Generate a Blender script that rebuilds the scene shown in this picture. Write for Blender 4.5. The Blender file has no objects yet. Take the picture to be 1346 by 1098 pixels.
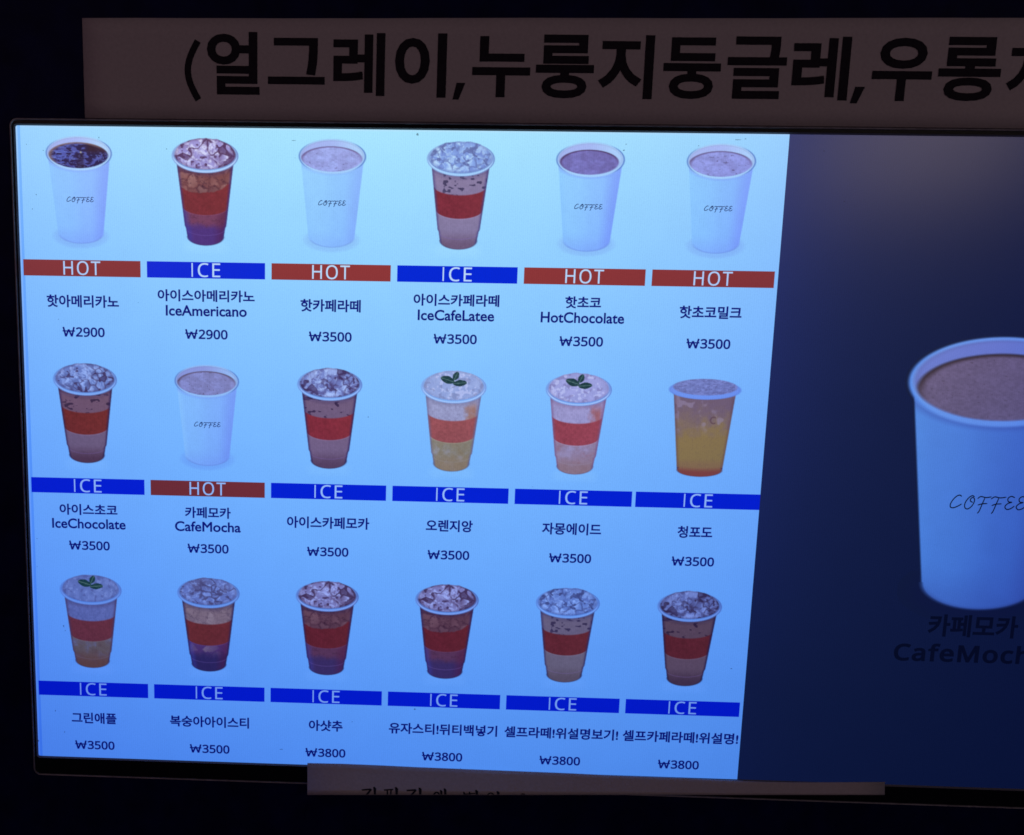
import bpy, bmesh, math
import numpy as np

# ------------------------------------------------------------------ units
# The monitor is laid out in "layout units" (u right, v down, w into the wall);
# one unit is 1.42 mm.  World: x = u, z = -v, y = w.
S = 0.00142
SC = bpy.context.scene
COL = SC.collection

# ------------------------------------------------------------------ camera
# pose of the phone in layout units: rows are camera right, down, forward
ROT = [[0.999313, -0.018543, 0.032095], [0.022641, 0.990936, -0.132415], [-0.029349, 0.133051, 0.990675]]
CAMT = [-112.1953, -59.4218, 268.4555]
FPX, CX, CY = 1100.0, 490.28, 584.38
import mathutils
Rm = mathutils.Matrix(ROT)
pos = -(Rm.transposed() @ mathutils.Vector(CAMT))
def w2(v): return mathutils.Vector((v[0], v[2], -v[1]))
right, down, fwd = w2(Rm[0]), w2(Rm[1]), w2(Rm[2])
cam = bpy.data.cameras.new('phone_camera')
cam_o = bpy.data.objects.new('phone_camera', cam)
COL.objects.link(cam_o)
loc = w2(pos) * S
m = mathutils.Matrix((( right[0], -down[0], -fwd[0], loc[0]),
                      ( right[1], -down[1], -fwd[1], loc[1]),
                      ( right[2], -down[2], -fwd[2], loc[2]),
                      (0, 0, 0, 1)))
cam_o.matrix_world = m
cam.sensor_width = 36.0
cam.lens = FPX / 1346.0 * 36.0
cam.shift_x = (673.0 - CX) / 1346.0
cam.shift_y = (CY - 549.0) / 1346.0
cam.clip_start = 0.01
cam.clip_end = 50.0
SC.camera = cam_o

# ------------------------------------------------------------------ world + light
world = bpy.data.worlds.new('World'); SC.world = world; world.use_nodes = True
bg = world.node_tree.nodes['Background']
bg.inputs[0].default_value = (0.22, 0.30, 1.0, 1.0)
bg.inputs[1].default_value = 0.010
SC.view_settings.view_transform = 'Standard'
SC.view_settings.look = 'None'
SC.view_settings.exposure = 0.0
SC.view_settings.gamma = 1.0
SC.cycles.filter_width = 1.65       # the phone picture is a little soft

def lamp(name, at, target, size, size_y, power, color):
    l = bpy.data.lights.new(name, 'AREA'); l.shape = 'RECTANGLE'
    l.size = size; l.size_y = size_y; l.energy = power; l.color = color
    o = bpy.data.objects.new(name, l); COL.objects.link(o)
    o.location = at
    d = mathutils.Vector(target) - mathutils.Vector(at)
    o.rotation_euler = d.to_track_quat('-Z', 'Y').to_euler()
    return o
# a dim warm ceiling lamp behind the viewer on the left, and an unseen duller one added on the
# right to put a blurred reflection in the dark half of the display
lamp('room_lamp_warm', (-0.55, -1.25, 0.35), (0.15, 0, -0.05), 0.5, 0.3, 0.85, (1.0, 0.60, 0.58))
lamp('reflection_lamp', (1.06, -1.15, 0.35), (0.38, 0, 0.02), 0.30, 0.22, 0.62, (1.0, 0.76, 0.66))

# ------------------------------------------------------------------ helpers
def empty(name, uvw=(0, 0, 0)):
    o = bpy.data.objects.new(name, None); COL.objects.link(o)
    o.empty_display_size = 0.02
    o.location = w2(uvw) * S
    return o
WPOS = {}
def wpos(o):
    v = mathutils.Vector(o.location)
    while o.parent: o = o.parent; v = v + o.location
    return v
def tag(o, label=None, cat=None, group=None, kind=None):
    if label: o['label'] = label
    if cat: o['category'] = cat
    if group: o['group'] = group
    if kind: o['kind'] = kind
    return o
def link(name, me, mat, parent, verts_world):
    """verts_world: Nx3 world coordinates; the origin goes to the middle of the piece"""
    c = (verts_world.min(0) + verts_world.max(0)) / 2
    me.vertices.foreach_set('co', (verts_world - c).astype(np.float32).ravel())
    me.update()
    if mat: me.materials.append(mat)
    o = bpy.data.objects.new(name, me); COL.objects.link(o)
    if parent is not None:
        o.parent = parent
        o.location = mathutils.Vector(c) - wpos(parent)
    else:
        o.location = c
    return o
def mesh_obj(name, V, F, mat, parent=None, smooth=False):
    """V in layout units (u,v,w)"""
    V = np.array(V, float)
    W = np.stack([V[:, 0], V[:, 2], -V[:, 1]], 1) * S
    me = bpy.data.meshes.new(name)
    me.from_pydata([tuple(x) for x in W], [], [tuple(f) for f in F])
    o = link(name, me, mat, parent, W)
    if smooth:
        for p in me.polygons: p.use_smooth = True
    return o
def rect(name, u0, u1, v0, v1, w, mat, parent):
    return mesh_obj(name, [(u0, v0, w), (u0, v1, w), (u1, v1, w), (u1, v0, w)], [(0, 1, 2, 3)], mat, parent)

# ------------------------------------------------------------------ the colour of displayed white
# Viewing-angle falloff painted into the emission: white dims and turns bluer towards the
# bottom and the edges.  Samples (u, v, sRGB) -> quadratic surface.
WHITE = [(8.6, -38.8, 150, 210, 255), (75.9, -39.5, 155, 218, 250), (137.4, -39.3, 172, 228, 252), (207.4, -39.7, 160, 215, 255), (7.7, -12.2, 138, 198, 255), (78.3, -10.9, 145, 208, 255), (114.3, -13.7, 150, 212, 255), (161.9, -14.4, 150, 212, 255), (232.5, -13.1, 135, 190, 255), (3.7, 30.8, 122, 180, 255), (66.0, 29.6, 130, 195, 255), (127.4, 28.4, 137, 203, 255), (199.9, 27.0, 122, 187, 255), (235.7, 26.3, 105, 165, 255), (5.5, 53.7, 108, 165, 250), (115.6, 51.2, 137, 199, 255), (237.4, 48.5, 100, 158, 250), (1.2, 102.8, 85, 145, 245), (78.5, 100.6, 102, 165, 252), (141.8, 98.9, 115, 178, 255), (236.3, 96.2, 78, 138, 238), (2.1, 129.5, 80, 140, 240), (78.5, 127.2, 90, 150, 250), (142.6, 125.2, 100, 165, 252), (230.8, 122.4, 80, 140, 240), (1.6, 168.1, 70, 125, 230), (91.7, 164.9, 80, 140, 240), (169.8, 166.3, 80, 140, 238), (236.4, 163.9, 78, 135, 232), (299.3, -36.7, 130, 182, 250), (309.9, 56.7, 95, 150, 240), (321.7, 159.5, 75, 130, 225), (265.1, -36.3, 145, 195, 252), (274.2, 57.5, 98, 155, 245), (284.2, 160.8, 76, 132, 228), (198.2, 59.8, 125, 184, 255), (234.7, 158.8, 68, 127, 220), (75.9, 62.7, 120, 184, 255), (160.4, 125.1, 98, 162, 252), (116.1, 73.9, 127, 190, 255), (230.0, 146.4, 75, 135, 230)]
_a = np.array(WHITE, float)
def basis(u, v):
    U = np.asarray(u, float) / 200.0; Vv = np.asarray(v, float) / 150.0
    return np.stack([np.ones_like(U), U, Vv, U * U, U * Vv, Vv * Vv, U * U * Vv, Vv * Vv * Vv], -1)
def lin(c):
    c = np.asarray(c, float) / 255.0
    return np.where(c <= 0.04045, c / 12.92, ((c + 0.055) / 1.055) ** 2.4)
COEF = np.linalg.lstsq(basis(_a[:, 0], _a[:, 1]), lin(_a[:, 2:5]) ** 0.4545, rcond=None)[0]
def white_at(u, v):
    return np.clip(basis(u, v) @ COEF, 0.02, 2) ** 2.2
def content(obs, u, v):
    """display content value that shows as the sRGB colour obs at (u, v)"""
    return lin(obs) / white_at(u, v)

ROOT = empty('display_monitor', (121, 176, 0))
tag(ROOT, 'wide black-edged monitor showing a lit drinks menu beside a dark pop-up panel', 'monitor')

def nd(nt, t, **k):
    n = nt.nodes.new(t)
    for a, b in k.items(): setattr(n, a, b)
    return n
def display_material(name, const=None, grain=0.05, rough=0.33, gainv=1.0):
    mt = bpy.data.materials.new(name); mt.use_nodes = True
    nt = mt.node_tree; L = nt.links
    b = nt.nodes['Principled BSDF']
    b.inputs['Base Color'].default_value = (0.004, 0.004, 0.006, 1)
    b.inputs['Roughness'].default_value = rough
    tc = nd(nt, 'ShaderNodeTexCoord'); tc.object = ROOT
    sep = nd(nt, 'ShaderNodeSeparateXYZ'); L.new(tc.outputs['Object'], sep.inputs[0])
    # root is at u=121, v=176
    U = nd(nt, 'ShaderNodeMath', operation='MULTIPLY_ADD'); L.new(sep.outputs[0], U.inputs[0])
    U.inputs[1].default_value = 1 / S / 200; U.inputs[2].default_value = 121 / 200
    V = nd(nt, 'ShaderNodeMath', operation='MULTIPLY_ADD'); L.new(sep.outputs[2], V.inputs[0])
    V.inputs[1].default_value = -1 / S / 150; V.inputs[2].default_value = 176 / 150
    def mul(a, b_):
        n = nd(nt, 'ShaderNodeMath', operation='MULTIPLY'); L.new(a.outputs[0], n.inputs[0]); L.new(b_.outputs[0], n.inputs[1]); return n
    UU, VV = mul(U, U), mul(V, V)
    terms = [None, U, V, UU, mul(U, V), VV, mul(UU, V), mul(VV, V)]
    acc = None
    for k, t in enumerate(terms):
        cv = tuple(COEF[k])
        if t is None:
            acc = nd(nt, 'ShaderNodeCombineXYZ')
            for i in range(3): acc.inputs[i].default_value = cv[i]
            continue
        n = nd(nt, 'ShaderNodeVectorMath', operation='MULTIPLY_ADD')
        cb = nd(nt, 'ShaderNodeCombineXYZ')
        for i in range(3): L.new(t.outputs[0], cb.inputs[i])
        L.new(cb.outputs[0], n.inputs[0]); n.inputs[1].default_value = cv
        L.new(acc.outputs[0], n.inputs[2]); acc = n
    gm = nd(nt, 'ShaderNodeGamma'); L.new(acc.outputs[0], gm.inputs[0]); gm.inputs[1].default_value = 2.2
    # fine pixel structure and blotchy unevenness of the panel
    n1 = nd(nt, 'ShaderNodeTexNoise'); n1.inputs['Scale'].default_value = 1700; n1.inputs['Detail'].default_value = 1.5
    n2 = nd(nt, 'ShaderNodeTexNoise'); n2.inputs['Scale'].default_value = 60; n2.inputs['Detail'].default_value = 2
    n3 = nd(nt, 'ShaderNodeTexWave'); n3.bands_direction = 'X'; n3.inputs['Scale'].default_value = 330
    n3.inputs['Distortion'].default_value = 0.6
    for n in (n1, n2, n3): L.new(tc.outputs['Object'], n.inputs['Vector'])
    def ma(src, f, base):
        n = nd(nt, 'ShaderNodeMath', operation='MULTIPLY_ADD'); L.new(src.outputs[0 if src.bl_idname != 'ShaderNodeTexWave' else 1], n.inputs[0])
        n.inputs[1].default_value = f
        if isinstance(base, float): n.inputs[2].default_value = base
        else: L.new(base.outputs[0], n.inputs[2])
        return n
    g = ma(n1, grain * 4, 1.0 - grain * 2 - 0.03 - grain * .3)
    g = ma(n2, 0.06, g)
    g = ma(n3, grain * .9, g)
    vm = nd(nt, 'ShaderNodeVectorMath', operation='SCALE'); L.new(gm.outputs[0], vm.inputs[0]); L.new(g.outputs[0], vm.inputs['Scale'])
    m2 = nd(nt, 'ShaderNodeVectorMath', operation='MULTIPLY'); L.new(vm.outputs[0], m2.inputs[0])
    if const is None:
        at = nd(nt, 'ShaderNodeAttribute'); at.attribute_name = 'content'
        L.new(at.outputs['Color'], m2.inputs[1])
    else:
        m2.inputs[1].default_value = tuple(float(x) for x in const)
    L.new(m2.outputs[0], b.inputs['Emission Color'])
    b.inputs['Emission Strength'].default_value = gainv
    return mt

def plain(name, color, rough=0.6, metallic=0.0, noise=0.0, scale=300, bump=0.0, spec=0.5):
    mt = bpy.data.materials.new(name); mt.use_nodes = True
    nt = mt.node_tree; L = nt.links; b = nt.nodes['Principled BSDF']
    b.inputs['Base Color'].default_value = (*color, 1); b.inputs['Roughness'].default_value = rough
    b.inputs['Metallic'].default_value = metallic
    b.inputs['Specular IOR Level'].default_value = spec
    if noise or bump:
        tc = nd(nt, 'ShaderNodeTexCoord')
        n = nd(nt, 'ShaderNodeTexNoise'); n.inputs['Scale'].default_value = scale; n.inputs['Detail'].default_value = 5
        L.new(tc.outputs['Object'], n.inputs['Vector'])
        if noise:
            mr = nd(nt, 'ShaderNodeMapRange'); L.new(n.outputs[0], mr.inputs[0])
            mr.inputs[1].default_value = .3; mr.inputs[2].default_value = .7
            mr.inputs[3].default_value = 1 - noise; mr.inputs[4].default_value = 1 + noise
            vm = nd(nt, 'ShaderNodeVectorMath', operation='SCALE'); vm.inputs[0].default_value = color
            L.new(mr.outputs[0], vm.inputs['Scale']); L.new(vm.outputs[0], b.inputs['Base Color'])
        if bump:
            bp = nd(nt, 'ShaderNodeBump'); bp.inputs['Strength'].default_value = bump; bp.inputs['Distance'].default_value = 0.0005
            L.new(n.outputs[0], bp.inputs['Height']); L.new(bp.outputs[0], b.inputs['Normal'])
    return mt

M_white = display_material('lit_menu_white', (1, 1, 1))
M_edge = display_material('lit_menu_edge', (0.62, 0.76, 0.98))
M_top = display_material('lit_menu_top_line', (1.12, 1.0, 1.0))
M_line = display_material('lit_menu_edge_line', (1.0, .92, 1.0))
M_red = display_material('banner_red', (0.92, 0.058, 0.038))
M_blue = display_material('banner_blue', (0.004, 0.033, 0.64))
M_bletter = display_material('banner_letter_white', (1.7, 1.1, 0.95))
M_ink = display_material('menu_ink', (0.02, 0.014, 0.19))
M_cupink = display_material('cup_print_ink', (0.06, 0.07, 0.16))
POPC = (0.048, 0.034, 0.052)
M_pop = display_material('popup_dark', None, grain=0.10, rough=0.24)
M_popink = display_material('popup_ink', (0.018, 0.012, 0.020))
M_pic = display_material('picture_colours')
M_bezel = plain('bezel_black_plastic', (0.005, 0.005, 0.009), 0.38, spec=.3, noise=.2, scale=900, bump=.1)
M_lip = plain('bezel_lip_plastic', (0.20, 0.20, 0.22), 0.30, noise=.1, scale=900)
M_rim = plain('rim_grey_metal', (0.40, 0.37, 0.42), 0.45, metallic=0.6, noise=.25, scale=200)
M_kiosk = plain('kiosk_black_laminate', (0.004, 0.0055, 0.06), 0.6, noise=.3, scale=80, bump=.15, spec=.10)
M_paper = plain('sign_paper', (0.62, 0.56, 0.60), 0.9, noise=.05, scale=700, bump=.25, spec=.1)
M_print = plain('sign_print', (0.022, 0.018, 0.030), 0.8, noise=.2, scale=500, spec=.2)
M_dust = plain('dried_speck', (0.05, 0.07, 0.09), 0.9, noise=.3, scale=2000, spec=.1)

_nt = M_dust.node_tree; _o = _nt.nodes['Material Output']; _m = nd(_nt, 'ShaderNodeMixShader'); _t = nd(_nt, 'ShaderNodeBsdfTransparent')
_m.inputs[0].default_value = .62; _nt.links.new(_t.outputs[0], _m.inputs[1]); _nt.links.new(_nt.nodes['Principled BSDF'].outputs[0], _m.inputs[2])
_nt.links.new(_m.outputs[0], _o.inputs['Surface'])

# ------------------------------------------------------------------ lettering
G={
'0':(384,[288,18,245,-5,191,-13,118,4,66,55,37,136,27,240,31,313,43,375,64,425,96,462,138,485,192,493,265,476,317,425,347,346,357,241,353,168,341,106,319,56,120,96,148,61,191,50,234,61,263,95,280,155,285,240,280,325,263,385,234,419,191,430,148,419,120,385,104,325,98,240,104,155],[11,13,12,10,13,11,10,14,13,9,30,10,30,14,10,9,31,30,29,14,30,29,15,14,8,31,9,8,32,31,28,15,29,8,33,32,27,15,28,7,33,8,27,16,15,7,34,33,26,16,27,6,34,7,26,17,16,6,35,34,25,17,26,5,35,6,25,18,17,5,20,35,24,18,25,4,20,5,24,19,18,4,21,20,23,19,24,4,22,21,22,19,23,22,0,19,3,22,4,3,0,22,3,1,0,2,1,3]),
'2':(384,[355,-6,26,-6,26,51,154,180,187,214,214,244,236,272,251,298,260,326,263,355,258,388,242,411,217,425,185,430,153,427,126,418,100,404,68,382,29,431,65,457,100,475,140,488,185,492,247,484,295,457,326,414,336,359,332,321,320,286,301,253,276,220,246,186,211,151,113,54,113,60,355,60],[21,23,22,20,23,21,20,24,23,19,24,20,19,25,24,18,13,19,13,25,19,17,16,18,16,15,18,15,14,18,14,13,18,12,25,13,11,25,12,11,26,25,10,26,11,9,26,10,9,27,26,8,27,9,7,27,8,7,28,27,6,28,7,6,29,28,5,29,6,5,30,29,4,30,5,4,31,30,3,31,4,3,32,31,2,32,3,2,34,32,34,33,32,2,35,34,2,0,35,1,0,2]),
'3':(384,[269,6,221,-8,162,-13,125,-11,91,-7,59,1,24,15,24,84,64,67,97,57,130,51,162,49,216,55,252,73,271,101,278,138,270,173,246,197,205,211,150,216,97,216,97,279,150,279,201,285,236,302,257,329,265,363,259,392,243,413,218,426,183,431,148,428,119,419,92,407,61,388,24,438,59,461,94,477,136,488,183,492,250,484,299,457,328,417,337,367,330,322,309,286,276,261,238,248,238,255,285,243,322,218,345,182,352,136,347,95,332,59,306,29],[38,40,39,37,40,38,37,41,40,36,41,37,35,41,36,35,30,41,30,42,41,34,33,35,33,32,35,32,31,35,31,30,35,29,42,30,28,42,29,28,43,42,27,43,28,26,43,27,26,44,43,25,44,26,24,44,25,24,45,44,23,45,24,23,46,45,22,46,23,20,22,21,20,48,22,48,46,22,48,47,46,20,49,48,20,50,49,20,19,50,19,18,50,18,51,50,17,51,18,16,51,17,16,52,51,15,52,16,14,52,15,14,53,52,13,53,14,13,54,53,6,8,7,12,54,13,6,9,8,12,55,54,6,10,9,11,55,12,6,11,10,6,55,11,6,0,55,5,0,6,5,1,0,4,1,5,3,1,4,3,2,1]),
'5':(384,[303,31,244,-2,167,-13,130,-11,96,-6,65,3,36,16,36,85,71,68,103,58,136,52,167,50,213,56,249,74,272,103,279,147,273,186,253,215,218,232,165,238,146,238,123,235,101,232,82,228,47,250,66,486,318,486,318,420,128,420,117,294,123,295,141,297,162,299,185,300,253,291,306,262,341,215,352,153,340,84],[24,28,25,28,26,25,28,27,26,24,29,28,32,34,33,31,34,32,30,34,31,29,34,30,24,34,29,24,35,34,24,19,35,19,18,35,18,36,35,23,22,24,22,21,24,21,20,24,20,19,24,17,36,18,17,37,36,16,37,17,15,37,16,15,38,37,14,38,15,13,38,14,6,8,7,13,0,38,12,0,13,6,9,8,6,10,9,11,0,12,6,11,10,6,0,11,6,1,0,5,1,6,4,1,5,4,2,1,3,2,4]),
'8':(384,[312,24,260,-4,193,-13,123,-4,71,22,38,65,27,122,30,154,41,182,58,206,80,226,104,242,121,251,96,268,68,295,49,330,42,372,47,408,62,438,86,461,116,478,152,489,192,492,251,485,299,462,331,423,341,372,338,343,328,318,313,297,293,278,271,262,256,254,275,244,301,227,324,207,341,184,353,156,357,124,346,68,153,304,174,293,194,283,223,298,249,317,265,339,271,369,265,396,249,416,224,428,191,432,159,428,134,416,118,396,112,369,115,348,123,331,136,317,120,68,149,52,192,46,233,52,263,68,281,93,287,124,280,153,261,177,230,198,190,217,182,220,146,201,118,179,102,153,97,122,103,92],[21,23,22,20,23,21,20,24,23,19,24,20,19,25,24,18,50,19,50,25,19,17,51,18,51,50,18,49,25,50,17,52,51,48,25,49,48,26,25,47,26,48,17,53,52,16,53,17,46,26,47,16,54,53,15,54,16,46,27,26,45,27,46,15,55,54,15,56,55,45,28,27,44,28,45,15,57,56,14,57,15,44,29,28,14,40,57,43,29,44,14,41,40,42,29,43,42,30,29,13,41,14,13,42,41,13,30,42,13,31,30,12,31,13,12,32,31,12,33,32,11,33,12,11,34,33,10,34,11,10,69,34,69,35,34,9,69,10,9,70,69,68,35,69,67,35,68,67,36,35,8,70,9,8,71,70,66,36,67,66,37,36,7,71,8,7,72,71,65,37,66,65,38,37,6,72,7,6,73,72,64,38,65,64,39,38,63,39,64,5,73,6,5,74,73,62,39,63,5,58,74,61,39,62,5,59,58,61,0,39,4,59,5,4,60,59,60,0,61,4,0,60,4,1,0,3,1,4,3,2,1]),
'9':(384,[243,12,192,-7,129,-13,114,-12,97,-11,80,-9,63,-5,63,58,97,50,128,48,169,51,203,63,229,80,249,103,264,130,274,162,280,198,283,229,288,229,271,209,246,190,212,178,171,173,113,183,67,213,37,261,28,324,32,373,47,414,71,447,103,472,142,487,187,492,232,486,273,468,307,438,333,396,350,341,355,275,353,223,346,172,333,123,312,79,283,41,119,256,145,238,184,232,213,235,237,244,257,258,271,275,280,294,283,314,281,341,272,368,259,393,240,413,216,426,187,430,151,424,123,405,104,372,98,325,103,286],[31,33,32,30,33,31,30,34,33,29,34,30,29,35,34,28,58,29,58,35,29,58,57,35,57,36,35,28,59,58,56,36,57,28,60,59,27,60,28,55,36,56,27,61,60,55,37,36,54,37,55,26,61,27,26,62,61,53,37,54,53,38,37,52,38,53,26,63,62,25,63,26,51,38,52,50,38,51,25,44,63,49,38,50,49,39,38,24,44,25,48,39,49,24,45,44,47,18,48,18,39,48,24,46,45,46,18,47,24,17,46,17,18,46,24,19,17,19,16,17,19,39,18,19,40,39,23,19,24,23,20,19,16,40,19,15,40,16,23,21,20,22,21,23,15,41,40,14,41,15,13,41,14,13,42,41,12,42,13,11,42,12,11,43,42,10,43,11,6,8,7,9,43,10,6,9,8,6,43,9,6,0,43,6,1,0,5,1,6,5,2,1,4,2,5,3,2,4]),
'H':(498,[132,-6,59,-6,59,486,132,486,132,283,365,283,365,486,438,486,438,-6,365,-6,365,218,132,218],[1,3,2,1,4,3,5,7,6,5,8,7,1,11,4,11,5,4,11,10,5,10,8,5,1,0,11,9,8,10]),
'O':(525,[387,19,331,-5,263,-13,193,-5,135,19,91,57,60,108,41,170,35,241,41,311,60,373,91,423,136,461,193,485,263,493,331,485,387,462,432,424,464,373,483,311,490,240,483,169,464,108,432,57,148,102,195,64,263,52,331,64,377,102,404,161,414,240,404,320,377,379,331,415,263,428,195,415,148,379,120,320,111,240,120,161],[13,15,14,13,16,15,12,16,13,12,17,16,11,34,12,34,17,12,11,35,34,33,17,34,33,18,17,10,35,11,32,18,33,10,36,35,31,18,32,10,37,36,31,19,18,9,37,10,30,19,31,9,38,37,8,38,9,30,20,19,7,38,8,30,21,20,29,21,30,7,39,38,6,39,7,29,22,21,6,24,39,28,22,29,5,24,6,28,23,22,5,25,24,27,23,28,5,26,25,26,23,27,4,26,5,26,0,23,4,0,26,4,1,0,3,1,4,3,2,1]),
'T':(373,[223,-6,150,-6,150,420,1,420,1,486,372,486,372,420,223,420],[3,5,4,3,6,5,2,6,3,1,7,2,7,6,2,1,0,7]),
'I':(228,[206,-6,21,-6,21,40,77,52,77,426,21,440,21,486,206,486,206,440,150,426,150,52,206,40],[5,7,6,5,8,7,4,8,5,4,9,8,3,9,4,3,10,9,2,10,3,2,11,10,1,11,2,1,0,11]),
'C':(424,[330,-8,299,-12,261,-13,193,-5,136,18,92,56,60,107,41,169,35,240,42,310,62,371,96,422,143,460,201,484,271,492,344,485,412,462,382,399,354,411,329,419,301,425,271,427,204,415,154,377,122,318,111,240,121,162,151,102,200,65,270,52,300,54,329,58,356,64,391,73,391,8,359,-2],[13,15,14,13,16,15,12,16,13,12,19,16,19,18,16,18,17,16,11,21,12,21,20,12,20,19,12,11,22,21,10,22,11,10,23,22,10,24,23,9,24,10,9,25,24,8,25,9,7,25,8,7,26,25,6,26,7,6,27,26,5,27,6,5,28,27,32,34,33,5,29,28,31,34,32,30,34,31,4,29,5,29,34,30,4,34,29,3,34,4,3,35,34,3,0,35,2,0,3,2,1,0]),
'E':(373,[339,-6,59,-6,59,486,339,486,339,420,132,420,132,283,327,283,327,218,132,218,132,59,339,59],[1,5,2,5,3,2,5,4,3,1,6,5,1,9,6,9,7,6,9,8,7,1,10,9,1,11,10,1,0,11]),
'tH':(498,[65,0,65,480,126,480,126,277,371,277,371,480,432,480,432,0,371,0,371,224,126,224,126,0],[0,2,1,0,3,2,4,6,5,4,7,6,0,10,3,10,4,3,10,9,4,9,7,4,0,11,10,8,7,9]),
'tO':(525,[263,-7,194,1,139,24,96,61,65,111,47,171,41,241,47,310,65,370,96,419,139,456,195,479,263,487,329,479,384,456,427,420,458,370,477,310,484,240,477,171,458,110,427,61,384,24,329,1,263,46,333,59,382,98,410,159,420,240,410,321,382,382,334,421,263,434,193,421,143,382,114,321,105,240,114,159,143,98,192,59],[11,13,12,11,14,13,10,14,11,10,15,14,9,32,10,32,15,10,9,33,32,31,15,32,9,34,33,30,15,31,30,16,15,8,34,9,8,35,34,29,16,30,29,17,16,7,35,8,7,36,35,28,17,29,6,36,7,28,18,17,5,36,6,5,37,36,27,18,28,27,19,18,4,37,5,27,20,19,4,38,37,26,20,27,3,38,4,26,21,20,3,39,38,25,21,26,2,39,3,25,22,21,2,24,39,24,22,25,2,22,24,1,22,2,1,23,22,0,23,1]),
'tT':(373,[156,0,156,426,7,426,7,480,366,480,366,426,217,426,217,0],[2,4,3,2,5,4,1,5,2,0,6,1,6,5,1,0,7,6]),
'tI':(228,[27,0,27,35,83,48,83,431,27,445,27,480,200,480,200,445,144,431,144,48,200,35,200,0],[4,6,5,4,7,6,3,7,4,3,8,7,2,8,3,2,9,8,1,9,2,1,10,9,0,10,1,0,11,10]),
'tC':(424,[261,-7,194,1,139,24,96,60,65,109,47,170,41,240,48,309,67,368,100,418,146,455,203,478,271,486,342,479,404,458,379,407,356,417,330,425,302,431,271,433,202,420,149,381,116,320,105,240,115,160,146,98,198,59,270,46,301,48,330,52,358,58,385,65,385,13,358,4,329,-2,298,-6],[11,13,12,11,14,13,10,14,11,10,18,14,18,17,14,17,16,14,16,15,14,9,19,10,19,18,10,9,20,19,9,21,20,8,21,9,8,22,21,7,22,8,7,23,22,6,23,7,5,23,6,5,24,23,4,24,5,4,25,24,3,25,4,3,26,25,30,32,31,2,26,3,2,27,26,29,32,30,28,32,29,27,32,28,2,32,27,1,32,2,1,33,32,1,34,33,0,34,1,0,35,34]),
'tE':(373,[65,0,65,480,333,480,333,426,126,426,126,277,321,277,321,224,126,224,126,53,333,53,333,0],[0,4,1,4,2,1,4,3,2,0,5,4,0,8,5,8,6,5,8,7,6,0,9,8,0,10,9,0,11,10]),
'bC':(424,[261,-7,215,-3,174,7,139,24,109,46,85,75,65,109,52,149,44,192,41,240,44,287,53,330,67,368,88,403,114,431,146,455,183,472,225,483,271,486,320,483,364,474,404,458,379,407,364,413,348,420,330,425,311,430,292,432,271,433,223,427,182,410,149,381,124,343,110,296,105,240,109,184,123,137,146,98,178,69,219,52,270,46,291,47,311,49,330,52,348,56,367,60,385,65,385,13,367,7,348,2,329,-2,309,-5,286,-6],[17,19,18,17,20,19,16,20,17,16,21,20,15,21,16,15,26,21,26,25,21,25,24,21,24,23,21,23,22,21,14,28,15,28,27,15,27,26,15,14,29,28,13,29,14,13,30,29,13,31,30,12,31,13,12,32,31,11,32,12,11,33,32,10,33,11,10,34,33,9,34,10,8,34,9,8,35,34,7,35,8,7,36,35,6,36,7,6,37,36,5,37,6,5,38,37,4,38,5,4,39,38,45,47,46,44,47,45,43,47,44,4,40,39,42,47,43,41,47,42,40,47,41,3,40,4,3,47,40,2,47,3,2,48,47,1,48,2,1,49,48,1,50,49,1,51,50,0,51,1,0,52,51]),
'ba':(377,[144,-7,114,-4,86,5,63,19,45,40,34,67,31,100,36,133,50,161,73,183,106,200,150,210,203,215,265,217,265,238,262,265,256,286,245,301,230,311,212,316,190,318,172,317,154,315,136,310,120,304,104,298,89,291,71,335,87,343,106,350,126,357,148,362,170,365,193,366,233,363,266,353,291,337,308,314,319,283,322,245,322,0,279,0,268,51,265,51,249,33,233,19,216,7,196,0,173,-5,158,41,187,44,212,52,234,66,251,86,261,112,264,144,264,176,211,174,171,170,140,163,118,152,103,138,95,121,92,99,94,81,100,66,110,55,124,47,140,43],[32,34,33,31,34,32,31,35,34,30,35,31,29,35,30,29,36,35,28,36,29,27,36,28,27,37,36,26,25,27,25,24,27,24,23,27,23,22,27,22,21,27,21,20,27,20,37,27,19,37,20,18,37,19,18,38,37,17,38,18,16,38,17,15,38,16,15,39,38,14,39,15,14,40,39,13,40,14,12,56,13,56,40,13,11,56,12,10,56,11,9,56,10,8,57,9,57,56,9,55,40,56,8,58,57,8,59,58,8,60,59,7,60,8,7,61,60,54,40,55,7,62,61,6,62,7,6,63,62,53,40,54,5,63,6,5,64,63,52,42,53,42,40,53,5,65,64,4,65,5,4,66,65,51,42,52,4,67,66,50,43,51,43,42,51,50,44,43,41,40,42,4,68,67,49,44,50,4,49,68,4,44,49,3,44,4,3,45,44,2,45,3,2,46,45,2,47,46,1,47,2,1,48,47,0,48,1]),
'bf':(231,[73,0,73,314,10,314,10,342,73,362,73,383,77,425,87,458,104,483,127,500,156,510,190,514,204,513,217,512,229,510,241,507,251,505,260,502,244,455,237,458,229,460,220,462,210,464,201,465,191,465,173,463,158,457,147,446,139,430,134,409,132,383,132,360,223,360,223,314,132,314,132,0],[10,12,11,10,13,12,10,14,13,9,14,10,9,15,14,9,16,15,9,17,16,9,18,17,8,22,9,22,21,9,21,20,9,20,19,9,19,18,9,7,24,8,24,23,8,23,22,8,7,25,24,7,26,25,6,26,7,6,27,26,6,28,27,6,29,28,5,29,6,5,30,29,5,31,30,4,31,5,3,31,4,3,32,31,3,33,32,2,33,3,1,33,2,0,34,1,34,33,1,0,35,34]),
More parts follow.
